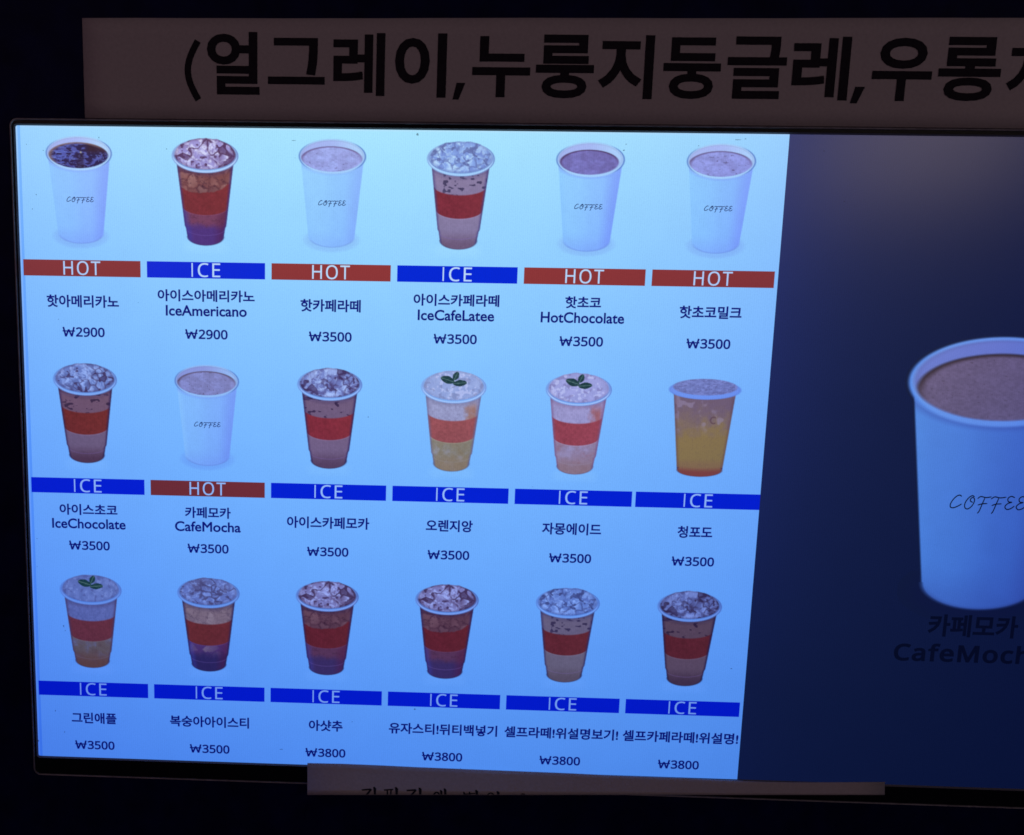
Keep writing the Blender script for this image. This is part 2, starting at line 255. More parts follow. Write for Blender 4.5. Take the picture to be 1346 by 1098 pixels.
'be':(379,[210,-7,177,-4,147,3,120,14,96,30,75,51,59,76,47,106,39,140,37,177,39,215,46,249,57,279,72,305,90,326,112,344,138,357,166,364,196,367,226,364,252,358,276,347,296,331,313,312,327,290,337,264,343,235,345,204,345,169,98,169,102,131,113,100,129,76,152,58,180,47,213,44,235,44,255,46,274,50,292,55,310,61,328,69,328,17,310,9,292,4,274,-1,255,-4,234,-6,99,216,283,216,280,244,273,269,262,290,245,306,223,315,195,318,169,315,147,306,129,291,114,271,105,245],[17,19,18,17,20,19,16,20,17,16,21,20,15,21,16,15,22,21,14,22,15,14,23,22,13,55,14,55,23,14,13,56,55,54,23,55,13,57,56,53,23,54,53,24,23,13,58,57,52,24,53,12,58,13,12,59,58,51,24,52,51,25,24,11,59,12,11,60,59,50,25,51,50,26,25,10,60,11,10,48,60,49,26,50,49,27,26,10,49,48,10,27,49,9,27,10,9,28,27,8,29,9,29,28,9,8,30,29,7,30,8,7,31,30,6,31,7,6,32,31,5,32,6,5,33,32,40,42,41,39,42,40,5,34,33,38,42,39,4,34,5,37,42,38,4,35,34,36,42,37,35,42,36,4,42,35,3,42,4,3,43,42,2,43,3,2,44,43,2,45,44,1,45,2,1,46,45,1,47,46,0,47,1]),
'bM':(609,[65,0,65,480,154,480,302,87,305,87,455,480,544,480,544,0,484,0,484,295,484,318,485,341,486,364,487,385,488,404,489,420,486,420,326,0,277,0,119,420,116,420,117,405,119,386,120,364,120,340,121,316,121,291,121,0],[0,20,1,20,2,1,20,19,2,19,3,2,4,16,5,16,6,5,16,15,6,15,7,6,0,21,20,18,3,19,4,17,16,14,7,15,0,22,21,13,7,14,0,23,22,12,7,13,0,24,23,11,7,12,10,7,11,0,25,24,9,7,10,0,26,25,8,7,9,0,27,26,18,4,3,18,17,4]),
'bo':(406,[202,-7,172,-4,143,3,117,15,94,32,75,53,58,79,46,109,39,143,37,181,42,236,57,282,82,318,116,345,156,361,204,367,236,364,264,357,290,345,314,328,333,307,349,282,361,252,368,218,370,181,365,126,350,79,325,42,291,15,250,-1,203,42,237,46,263,59,283,80,298,107,306,141,309,181,306,220,298,253,283,281,263,301,236,313,203,317,169,313,143,301,123,281,109,253,101,220,98,181,101,141,109,107,123,80,143,59,170,46],[14,16,15,14,17,16,13,17,14,13,18,17,12,18,13,12,19,18,12,42,19,42,20,19,11,43,12,43,42,12,41,20,42,11,44,43,40,20,41,40,21,20,11,45,44,39,21,40,39,22,21,10,45,11,10,46,45,38,22,39,10,47,46,37,22,38,37,23,22,9,47,10,36,23,37,9,48,47,36,24,23,8,48,9,8,49,48,35,24,36,35,25,24,7,49,8,7,50,49,34,25,35,34,26,25,6,50,7,6,51,50,33,26,34,6,52,51,32,26,33,32,27,26,5,52,6,5,53,52,31,27,32,4,53,5,4,30,53,30,27,31,4,27,30,4,28,27,3,28,4,2,28,3,2,29,28,1,29,2,1,0,29]),
'bc':(322,[201,-7,171,-5,143,2,117,13,93,28,74,48,58,73,46,103,39,138,37,178,39,220,47,256,59,286,76,311,96,332,119,347,146,358,174,365,206,367,224,366,241,364,259,361,275,357,288,352,300,347,282,298,271,302,258,306,244,310,230,313,217,314,204,315,145,300,110,254,98,179,101,139,110,105,124,79,144,60,170,48,201,44,220,45,237,47,253,50,267,55,281,60,294,65,294,13,282,7,268,2,254,-2,239,-4,221,-6],[17,19,18,17,20,19,16,20,17,16,21,20,16,22,21,15,22,16,15,23,22,15,24,23,14,24,15,14,29,24,29,28,24,28,27,24,27,26,24,26,25,24,13,31,14,31,30,14,30,29,14,13,32,31,12,32,13,12,33,32,11,33,12,10,33,11,10,34,33,9,34,10,9,35,34,8,35,9,8,36,35,7,36,8,7,37,36,6,37,7,6,38,37,5,38,6,45,47,46,5,39,38,44,47,45,43,47,44,42,47,43,4,39,5,4,40,39,41,47,42,40,47,41,4,47,40,3,47,4,2,47,3,2,48,47,2,49,48,2,50,49,1,50,2,1,51,50,1,52,51,0,52,1]),
'bh':(415,[57,0,57,510,116,510,116,361,116,343,115,326,113,310,117,310,130,327,146,341,164,352,185,360,206,364,229,366,269,363,302,352,328,335,346,310,357,276,361,234,361,0,302,0,302,230,293,278,266,307,222,317,186,313,158,302,139,283,126,257,119,225,116,186,116,0],[0,2,1,0,3,2,12,14,13,11,14,12,11,15,14,0,4,3,10,15,11,10,16,15,9,16,10,0,5,4,8,16,9,8,17,16,7,25,8,25,17,8,0,6,5,7,26,25,24,17,25,7,27,26,0,7,6,0,29,7,29,28,7,28,27,7,24,18,17,23,18,24,22,18,23,22,19,18,0,30,29,22,20,19,21,20,22,0,31,30,0,32,31]),
}
STROKES= [[(111.71, 175.07), (114.8, 174.7), (115.33, 175.07), (114.09, 176.52), (113.18, 176.55), (114.3, 175.26), (111.98, 175.5)], [(115.69, 174.27), (116.2, 174.17), (116.76, 174.67), (116.66, 176.42), (116.02, 176.45)], [(119.35, 174.8), (122.55, 174.54), (122.56, 174.91), (119.47, 175.23)], [(120.24, 174.99), (120.75, 174.97), (120.87, 176.27), (120.35, 176.29)], [(121.53, 174.94), (122.04, 174.92), (121.97, 176.23), (121.46, 176.25)], [(123.05, 174.08), (123.57, 174.0), (124.2, 174.5), (124.08, 176.16), (123.36, 176.18)], [(126.94, 174.67), (130.02, 174.36), (130.55, 174.73), (129.28, 175.98), (128.38, 176.01), (129.52, 174.94), (127.2, 175.12)], [(131.05, 173.98), (131.56, 173.88), (132.19, 174.38), (132.06, 175.89), (131.34, 175.91)], [(135.96, 175.77), (136.47, 175.11), (137.24, 174.87), (138.01, 175.06), (138.4, 175.7), (137.89, 175.71), (137.24, 175.22), (136.58, 175.75)], [(138.27, 174.41), (138.78, 174.35), (139.19, 174.71), (139.15, 175.68), (138.53, 175.7)], [(139.55, 173.94), (140.06, 173.86), (140.58, 174.34), (140.53, 175.64), (139.82, 175.66)], [(146.13, 174.73), (146.6, 174.65), (146.85, 175.04), (146.85, 175.47), (146.29, 175.48)], [(148.03, 174.68), (148.5, 174.6), (148.75, 174.99), (148.7, 175.42), (148.19, 175.43)], [(146.75, 175.17), (148.19, 175.09), (148.19, 175.39), (146.75, 175.47)], [(148.8, 174.99), (150.29, 174.86), (150.29, 175.16), (148.8, 175.31)], [(150.2, 174.08), (150.71, 174.01), (151.32, 174.49), (151.21, 175.36), (150.44, 175.38)], [(154.19, 175.29), (154.71, 174.84), (155.48, 174.6), (156.25, 174.8), (156.76, 175.23), (156.14, 175.24), (155.48, 174.95), (154.81, 175.27)], [(157.44, 174.25), (157.95, 174.18), (158.51, 174.62), (158.4, 175.19), (157.68, 175.21)], [(165.49, 175.03), (166.13, 174.67), (166.9, 174.7), (167.15, 175.0)]]
DUST=[(125.4,-39.9,0.49,0.54),(189.0,-35.9,0.39,0.29),(189.6,-37.7,0.24,0.24),(223.5,-39.4,1.22,0.17),(225.8,-39.7,0.34,0.20),(211.7,-37.5,0.20,0.20),(7.7,-33.7,0.17,0.29),(5.0,-20.2,0.17,0.37),(3.6,-15.7,0.20,0.24),(2.4,-35.5,0.15,0.22),(46.9,-34.6,0.24,0.24),(111.6,48.4,0.24,0.24),(234.1,130.0,0.49,0.20),(145.3,168.6,0.20,0.29),(129.2,147.7,0.49,0.34),(108.0,153.0,0.20,0.24),(83.8,163.8,0.73,0.20),(5.6,152.4,0.24,0.44),(8.5,160.1,0.29,0.39),(-0.7,163.7,0.22,0.49),(9.4,122.0,0.24,0.49),(9.9,123.6,0.20,0.39),(10.9,18.9,0.20,0.20),(37.0,13.1,0.17,0.17),(249.8,-36.4,0.22,0.24),(257.3,-21.5,0.20,0.20),(165.6,70.1,0.15,0.15),(65.5,142.4,0.17,0.17),(104.0,-35.3,0.20,0.12),(87.3,-32.4,0.15,0.15),(86.8,-37.6,0.98,0.12),(25.5,-37.8,0.20,0.37),(142.6,125.2,0.15,0.15),(52.0,85.7,0.15,0.15),(1.3,91.8,0.20,0.24),(1.0,101.5,0.17,0.17),]
def ribbon(path, width, close=False):
    """flat ribbon along a smoothed path (list of 2D points) -> verts, faces"""
    P = np.array(path, float)
    if len(P) > 2:
        Q = np.vstack([2 * P[0] - P[1], P, 2 * P[-1] - P[-2]])
        out = []
        for i in range(1, len(Q) - 2):
            for t in np.linspace(0, 1, 5)[:-1]:
                a, b, c, d = Q[i - 1], Q[i], Q[i + 1], Q[i + 2]
                out.append(0.5 * ((2 * b) + (-a + c) * t + (2 * a - 5 * b + 4 * c - d) * t * t + (-a + 3 * b - 3 * c + d) * t ** 3))
        out.append(P[-1]); P = np.array(out)
    T = np.gradient(P, axis=0); T /= np.linalg.norm(T, axis=1)[:, None] + 1e-9
    N = np.stack([-T[:, 1], T[:, 0]], 1)
    n = len(P); wv = np.full(n, width / 2.0)
    if not close: wv[0] *= .55; wv[-1] *= .55
    V = np.vstack([P + N * wv[:, None], P - N * wv[:, None]])
    F = [(i, i + 1, n + i + 1, n + i) for i in range(n - 1)]
    return V, F
def straight(path, width):
    V, F = [], []
    for a, b in zip(path[:-1], path[1:]):
        a = np.array(a, float); b = np.array(b, float); t = (b - a) / np.linalg.norm(b - a); nn = np.array([-t[1], t[0]]) * width / 2
        k = len(V); V += [a + nn, b + nn, b - nn, a - nn]; F.append((k, k + 1, k + 2, k + 3))
    return np.array(V), F
def merge(parts):
    V, F, k = [], [], 0
    for v, f in parts:
        V.append(np.asarray(v, float)); F += [tuple(i + k for i in x) for x in f]; k += len(v)
    return np.vstack(V), F
def fit(VF, u0, u1, v0, v1):
    """fit a y-up outline into a layout box (v grows downward)"""
    V, F = VF; V = V.copy(); lo, hi = V.min(0), V.max(0)
    V = (V - lo) / np.maximum(hi - lo, 1e-9)
    return np.stack([u0 + V[:, 0] * (u1 - u0), v1 - V[:, 1] * (v1 - v0)], 1), F
_cache = {}
def text_outline(body, bold=0.0):
    if (body, bold) in _cache: return _cache[(body, bold)]
    c = bpy.data.curves.new('outline', 'FONT'); c.body = body; c.resolution_u = 4
    o = bpy.data.objects.new('outline', c); COL.objects.link(o)
    bpy.context.view_layer.update()
    me = bpy.data.meshes.new_from_object(o.evaluated_get(bpy.context.evaluated_depsgraph_get()))
    V = np.array([v.co[:2] for v in me.vertices]); F = [tuple(p.vertices) for p in me.polygons]
    bpy.data.objects.remove(o); bpy.data.curves.remove(c); bpy.data.meshes.remove(me)
    if bold: V, F = embolden(V, F, bold)
    _cache[(body, bold)] = (V, F)
    return V, F
def embolden(V, F, b):
    """thicken a filled outline: a narrow quad over every boundary edge"""
    cnt = {}
    for f in F:
        for i in range(len(f)):
            e = (f[i], f[(i + 1) % len(f)]); k = (min(e), max(e)); cnt[k] = cnt.get(k, 0) + 1
    parts = [(V, F)]; EV, EF = [], []
    edges = []
    for f in F:
        for i in range(len(f)):
            e = (f[i], f[(i + 1) % len(f)])
            if cnt[(min(e), max(e))] == 1 and np.linalg.norm(V[e[1]] - V[e[0]]) > 1e-6: edges.append(e)
    key = lambda i: (round(float(V[i][0]), 5), round(float(V[i][1]), 5))
    dirs = {}; dire = {}
    for i, j in edges:
        d = (V[j] - V[i]) / np.linalg.norm(V[j] - V[i]); dirs[key(i)] = d; dire[key(j)] = d
    def ext(k):
        if k not in dirs or k not in dire: return 0.0
        c = float(np.clip(dirs[k] @ dire[k], -1, 1)); return b * min(1.05, math.tan(math.acos(c) / 2) if c > -.99 else 1.0)
    for i, j in edges:
        a, c = V[i], V[j]; d = c - a; t = d / np.linalg.norm(d); nn = np.array([-t[1], t[0]]) * b
        ea, ec = t * ext(key(i)), t * ext(key(j))
        k = len(EV); EV += [a - ea + nn, c + ec + nn, c + ec - nn, a - ea - nn]; EF.append((k, k + 1, k + 2, k + 3))
    parts.append((np.array(EV), EF))
    return merge(parts)
def stored_text(s, tagc='', track=0):
    """letters from the outlines stored below"""
    x = 0; parts = []
    for ch in s:
        adv, co, fa = G[tagc + ch]
        if ch == 'I': adv, co, fa = 190, [62, 0, 106, 0, 106, 714 * .672, 62, 714 * .672], [0, 1, 2, 0, 2, 3]
        V = np.array(co, float).reshape(-1, 2); V[:, 0] += x
        F = [tuple(fa[i:i + 3]) for i in range(0, len(fa), 3)]
        parts.append((V, F)); x += adv + track
    return merge(parts)
def flat(name, VF, w, mat, parent):
    V, F = VF
    return mesh_obj(name, [(a, b, w) for a, b in V], F, mat, parent)

COFFEE = [[(52,8),(44,2),(30,6),(14,22),(4,42),(6,56),(20,58),(40,50),(56,40)],
 [(112,8),(100,3),(84,14),(71,36),(72,56),(86,62),(104,48),(113,26),(108,12),(97,14),(94,26),(106,33)],
 [(126,16),(140,6),(165,10),(190,6)],[(160,10),(150,40),(140,70),(132,81)],[(130,44),(150,38),(174,36)],
 [(188,16),(205,6),(230,10),(258,6)],[(224,10),(214,40),(204,70),(196,81)],[(194,45),(214,38),(240,36)],
 [(298,8),(280,2),(266,12),(270,26),(286,28),(268,34),(256,48),(266,60),(284,56),(300,44)],
 [(350,8),(332,2),(318,12),(322,26),(338,28),(320,34),(308,48),(318,60),(336,56),(352,44)]]
def coffee(u0, u1, v0, v1, width):
    V, F = merge([ribbon([(x, -y) for x, y in p], width) for p in COFFEE])
    return fit((V, F), u0, u1, v0, v1)

# ------------------------------------------------------------------ pictures of the drinks
def vnoise(X, Y, seed, f):
    r = np.random.RandomState(seed); G_ = r.rand(64, 64)
    x = X * f + 31.7; y = Y * f + 17.3
    xi = np.floor(x).astype(int); yi = np.floor(y).astype(int); fx = x - xi; fy = y - yi
    fx = fx * fx * (3 - 2 * fx); fy = fy * fy * (3 - 2 * fy)
    g = lambda a, b: G_[a % 64, b % 64]
    return (g(xi, yi) * (1 - fx) + g(xi + 1, yi) * fx) * (1 - fy) + (g(xi, yi + 1) * (1 - fx) + g(xi + 1, yi + 1) * fx) * fy
def fbm(X, Y, seed, f, o=4):
    s = 0; a = 1; t = 0
    for i in range(o):
        s = s + a * vnoise(X, Y, seed + i * 7, f * 2 ** i); t += a; a *= .55
    return s / t
def sstep(a, b, x):
    t = np.clip((x - a) / (b - a), 0, 1); return t * t * (3 - 2 * t)
def mixc(A, B, t):
    t = np.asarray(t)[..., None]; return A * (1 - t) + np.asarray(B, float) * t
def cells(X, Y, seed, n, sx, sy):
    r = np.random.RandomState(seed)
    px = r.uniform(-sx, sx, n); py = r.uniform(-sy, sy, n)
    for _ in range(6):      # even the spacing out a little
        for i in range(n):
            d = np.hypot(px - px[i], py - py[i]); d[i] = 9; j = d.argmin()
            if d[j] < 1.5 * sx * sy / n ** .5:
                px[i] += (px[i] - px[j]) * .3; py[i] += (py[i] - py[j]) * .3
    D = np.hypot(X[..., None] - px, Y[..., None] - py)
    idx = D.argmin(-1); d1 = np.take_along_axis(D, idx[..., None], -1)[..., 0]
    D2 = D.copy(); np.put_along_axis(D2, idx[..., None], 9, -1); d2 = D2.min(-1)
    ang = r.uniform(0, 6.28, n)
    fac = (X - px[idx]) * np.cos(ang[idx]) + (Y - py[idx]) * np.sin(ang[idx])
    return idx, d1, d2 - d1, fac, r.rand(n)[idx], r.rand(n)[idx]

def soft(x, w): return np.clip(0.5 - x / w, 0, 1)        # 1 inside (x<0)
HALO = 3

def paint_iced(X, Y, P, BG):
    """X -1..1 over the rim, Y 0 top .. 1 bottom (33.1/10.55 = 3.14 times taller than half wide)"""
    K = 3.14; Yk = Y * K                # isotropic
    C = np.zeros(X.shape + (3,)) + BG; A = np.zeros(X.shape)
    aa = 0.03
    # ---- body
    hw = np.interp(Y, [.2, .257, .815, .835, .93, 1.02], [.87, .845, .628, .595, .545, .52])
    inside = soft(np.abs(X) - hw, aa) * soft(-(Y - .18) * K, .02)
    bot = (Y - .915) / .085; rb = (X / .56) ** 2 + np.clip(bot, 0, None) ** 2
    inside = np.where(Y > .915, soft((np.sqrt(rb) - 1) * .3, aa), inside)
    e = np.sqrt(np.clip(1 - (X / np.maximum(hw, .1)) ** 2, 0, 1))
    n1 = fbm(X, Yk, P['seed'], 5); n2 = fbm(X, Yk, P['seed'] + 50, 16, 3)
    top = np.zeros_like(C) + P['top']; low = np.zeros_like(C) + P['low']
    idx, d1, ed, fac, q, q2 = cells(X, Yk - 1.6, P['seed'] + 3, 90, .95, 1.6)
    if P['style'] == 'clear':           # iced tea / americano: cubes seen through the wall
        wx = X + .22 * (fbm(X, Yk, P['seed'] + 21, 4, 3) - .5); wy = Yk + .22 * (fbm(X, Yk, P['seed'] + 31, 4, 3) - .5)
        idx, d1, ed, fac, q, q2 = cells(wx, wy - 1.6, P['seed'] + 3, 52, .95, 1.6)
        rid = sstep(.05, .0, np.abs(fbm(X, Yk * 1.4, P['seed'] + 41, 5, 3) - .5))
        top[:] = mixc(top, P['cube'], np.clip((q - .3) * 1.3 + fac * 2.0, 0, 1) * .75 * sstep(.05, .12, ed))
        top[:] = mixc(top, P['dark'], np.clip(sstep(.07, .0, ed) * .18 + rid * .45 + (q2 > .8) * .25, 0, .8))
        left = sstep(.35, -.35, X)
        low[:] = mixc(low, P['cube'], np.clip((q - .35) * 1.6, 0, 1) * sstep(.03, .12, ed) * (.25 + .6 * left))
        low[:] = mixc(low, P['dark'], rid * .3 + (q2 > .8) * .2)
        low[:] = mixc(low, P['base'], sstep(.77, .86, Y + .06 * (n1 - .5)))
        low[:] = mixc(low, [58, 66, 175], sstep(-.6, -1.0, X / hw) * .5)
        low[:] = mixc(low, [78, 28, 70], sstep(.3, .9, X / hw) * .45)
    elif P['style'] == 'milk':          # milky drink with dark flecks under the rim
        fl = sstep(.34, .26, fbm(X * 1.0, Yk * 1.8, P['seed'] + 9, 6, 2))
        top[:] = mixc(top, P['dark'], fl * .8 * sstep(.50, .40, Y - .06 * e))
        top[:] = mixc(top, P['cube'], sstep(.012, .0, np.abs(Y - .285 - .05 * e)) * .35)
        low[:] = mixc(low, P['base'], sstep(.80, .97, Y) * .9)
    else:                               # fruit ade: crushed ice above, syrup below
        top[:] = mixc(top, P['cube'], (n2 - .4) * 1.0 + (q - .5) * .3)
        if 'patch' in P:
            pt = sstep(.05, .42, X - .25 + (n1 - .5) * .5) * sstep(.27, .40, Y) * sstep(.95, .75, X / .85)
            top[:] = mixc(top, P['patch'], pt * .8)
        low[:] = mixc(low, P['cube'], np.clip((n1 - .5) * 1.6, 0, .45) + np.clip((q2 - .8) * 1.6, 0, .3) * sstep(.0, .3, fac + .2))
        low[:] = mixc(low, P['dark'], np.clip((.45 - n1) * 1.6, 0, .4))
        low[:] = mixc(low, P['base'], sstep(.78, .95, Y) * .8)
    s0 = P.get('s0', .415); s1 = P.get('s1', .632)
    sl = np.zeros_like(C) + P['sleeve']
    sl *= (1 + (n2 - .5)[..., None] * .10 + (n1 - .5)[..., None] * .10)
    sl = mixc(sl, P['sleeve2'], np.clip(X * .8 + .15, 0, 1) * .6)
    ts = sstep(-.004, .012, Y - s0 - .080 * e + (0 if P['style'] != 'clear' or P['seed'] == 19 else (n1 - .5) * .05 + .02 * X))
    tb = sstep(-.004, .008, Y - s1 - .082 * e)
    body = mixc(mixc(top, [0, 0, 0], 0 * X) * (1 - ts[..., None]) + sl * ts[..., None], [0, 0, 0], 0 * X)
    body = body * (1 - tb[..., None]) + low * tb[..., None]
    body = mixc(body, np.asarray(P['low']) * 1.15 + 10, sstep(.010, .0, np.abs(Y - s1 - .082 * e - .006)) * .4)
    body *= (1 + (n2 - .5)[..., None] * .10)
    # cylinder shading, darker rims of the wall, ridge near the foot
    sh = sstep(.84, 1.0, np.abs(X) / hw) ** 1.4
    body = mixc(body, np.asarray(P['wall']), sh * np.where(X > 0, .85, .7))
    body = mixc(body, np.asarray(P['hi']), sstep(.007, .0, np.abs(Y - .845 - .06 * e)) * .28)
    body = mixc(body, np.asarray(P['wall']) * .75, sstep(.86, 1.08, np.sqrt(np.where(Y > .9, rb, 0))) * .8)
    body = mixc(body, np.asarray(P['wall']) * .9, sstep(.30, .235, Y - .08 * e) * .35)
    # halo under the foot
    hal = soft(np.abs(X) - .66, .3) * sstep(.93, 1.0, Y) * sstep(1.09, 1.0, Y - 0.02)
    C = mixc(C, np.minimum(BG * 1.04 + np.array([8, 3, 0]), 255), hal * P.get('halo', .35)); A = np.maximum(A, hal * .9)
    C = C * (1 - inside[..., None]) + body * inside[..., None]; A = np.maximum(A, inside)
    # ---- rim ring
    ro = np.hypot(X / 1.0, (Y - .168) / .158); ri = np.hypot(X / .925, (Y - .157) / .138)
    ring = soft((ro - 1) * .6, aa)
    rc = np.zeros_like(C) + BG * .62 + np.asarray(P['rim'], float) * .38
    rc = mixc(rc, P['rimd'], sstep(.035, .0, np.abs(ro - .985)) * (.30 + .45 * np.clip(X * 1.2 - .3, 0, 1)))
    rc = mixc(rc, P['rimd'], sstep(.05, .0, np.abs(ri - 1.01)) * sstep(.06, .2, Y) * .55)
    rc = mixc(rc, np.minimum(np.asarray(P.get('ihi', [196, 206, 255])) * 1.05, 255), sstep(.035, .0, np.abs(ro - .935)) * sstep(.14, .26, Y) * .6)
    C = C * (1 - ring[..., None]) + rc * ring[..., None]; A = np.maximum(A, ring)
    # ---- heap of ice inside the ring
    bump = .018 * (fbm(X, X * 0, P['seed'] + 4, 6, 2) - .3)
    top_y = np.where(Y < .157, (Y - .157 - .004) / (.150 + bump), (Y - .157) / .136)
    rr = np.hypot(X / .915, top_y)
    ins = soft((rr - 1) * .6, aa)
    ncell = P.get('ncell', 62)
    wx = X + .16 * (fbm(X, Yk, 5 + P['seed'], 5, 3) - .5); wy = (Yk - .5) * 1.15 + .16 * (fbm(X, Yk, 15 + P['seed'], 5, 3) - .5)
    idx, d1, ed, fac, q, q2 = cells(wx, wy, P['seed'], P.get('ncell', 34), .95, .50)
    f1 = fbm(X + .1 * vnoise(X, Yk, 3, 6), Yk, P['seed'] + 61, 5, 3); f2 = fbm(X, Yk * 1.2, P['seed'] + 71, 7, 2); f3 = vnoise(X, Yk, P['seed'] + 81, 4)
    ic = np.zeros_like(C) + P['ice']
    ic = mixc(ic, P['ice2'], np.clip(q * .5 - .15 + fac * 3.2 + (f1 - .5) * 1.4, 0, 1))
    ihi = np.minimum(np.asarray(P.get('ihi', [196, 202, 252])) * 1.06, 255)
    ic = mixc(ic, ihi, np.clip(sstep(.02, .14, -fac) * .55 + sstep(.05, .0, np.abs(f1 - .52)) * .6 + sstep(.60, .74, f2) * .5, 0, .9))
    ic = mixc(ic, P['gap'], np.clip(sstep(.075, .01, ed) * sstep(.42, .62, f3) * (.68 if P['style'] == 'clear' else .42) + sstep(.055, .0, ed) * .15 + sstep(.33, .25, f2) * .7 + (q2 > .93) * .6, 0, .88))
    if P['style'] == 'ade':
        ic = mixc(np.zeros_like(C) + P['ice'], P['ice2'], np.clip((fbm(X, Yk, P['seed'], 6, 3) - .3) * 2.0, 0, 1))
        ic = mixc(ic, P.get('ihi', [190, 200, 250]), sstep(.58, .72, fbm(X, Yk, P['seed'] + 2, 11, 2)) * .55)
        ic = mixc(ic, P['gap'], sstep(.38, .28, fbm(X, Yk, P['seed'] + 6, 9, 2)) * .5)
    ic = mixc(ic, P['gap'], sstep(.85, 1.0, rr) * .35)
    C = C * (1 - ins[..., None]) + ic * ins[..., None]; A = np.maximum(A, ins)
    if P.get('mint'):
        for (cx, cy, a, b, th) in ((-.19, .098, .22, .042, .30), (.19, .128, .21, .036, -.10), (.06, .060, .14, .034, -1.15)):
            dx = X - cx; dy = (Y - cy) * K
            c_, s_ = math.cos(th), math.sin(th)
            a2 = dx * c_ + dy * s_; b2 = -dx * s_ + dy * c_
            r_ = np.sqrt((a2 / a) ** 2 + (b2 / (b * K * .9)) ** 2 * (1 + .5 * np.abs(a2 / a)))
            lf = soft((r_ - 1) * a + .015 * (n2 - .5), .02)
            lc = mixc(np.zeros_like(C) + P.get('leaf', [28, 56, 66]), [84, 116, 120], sstep(.02, .0, np.abs(b2)) * .8 + np.clip(n2 - .45, 0, 1) * .8)
            C = C * (1 - lf[..., None]) + lc * lf[..., None]
    return C, A

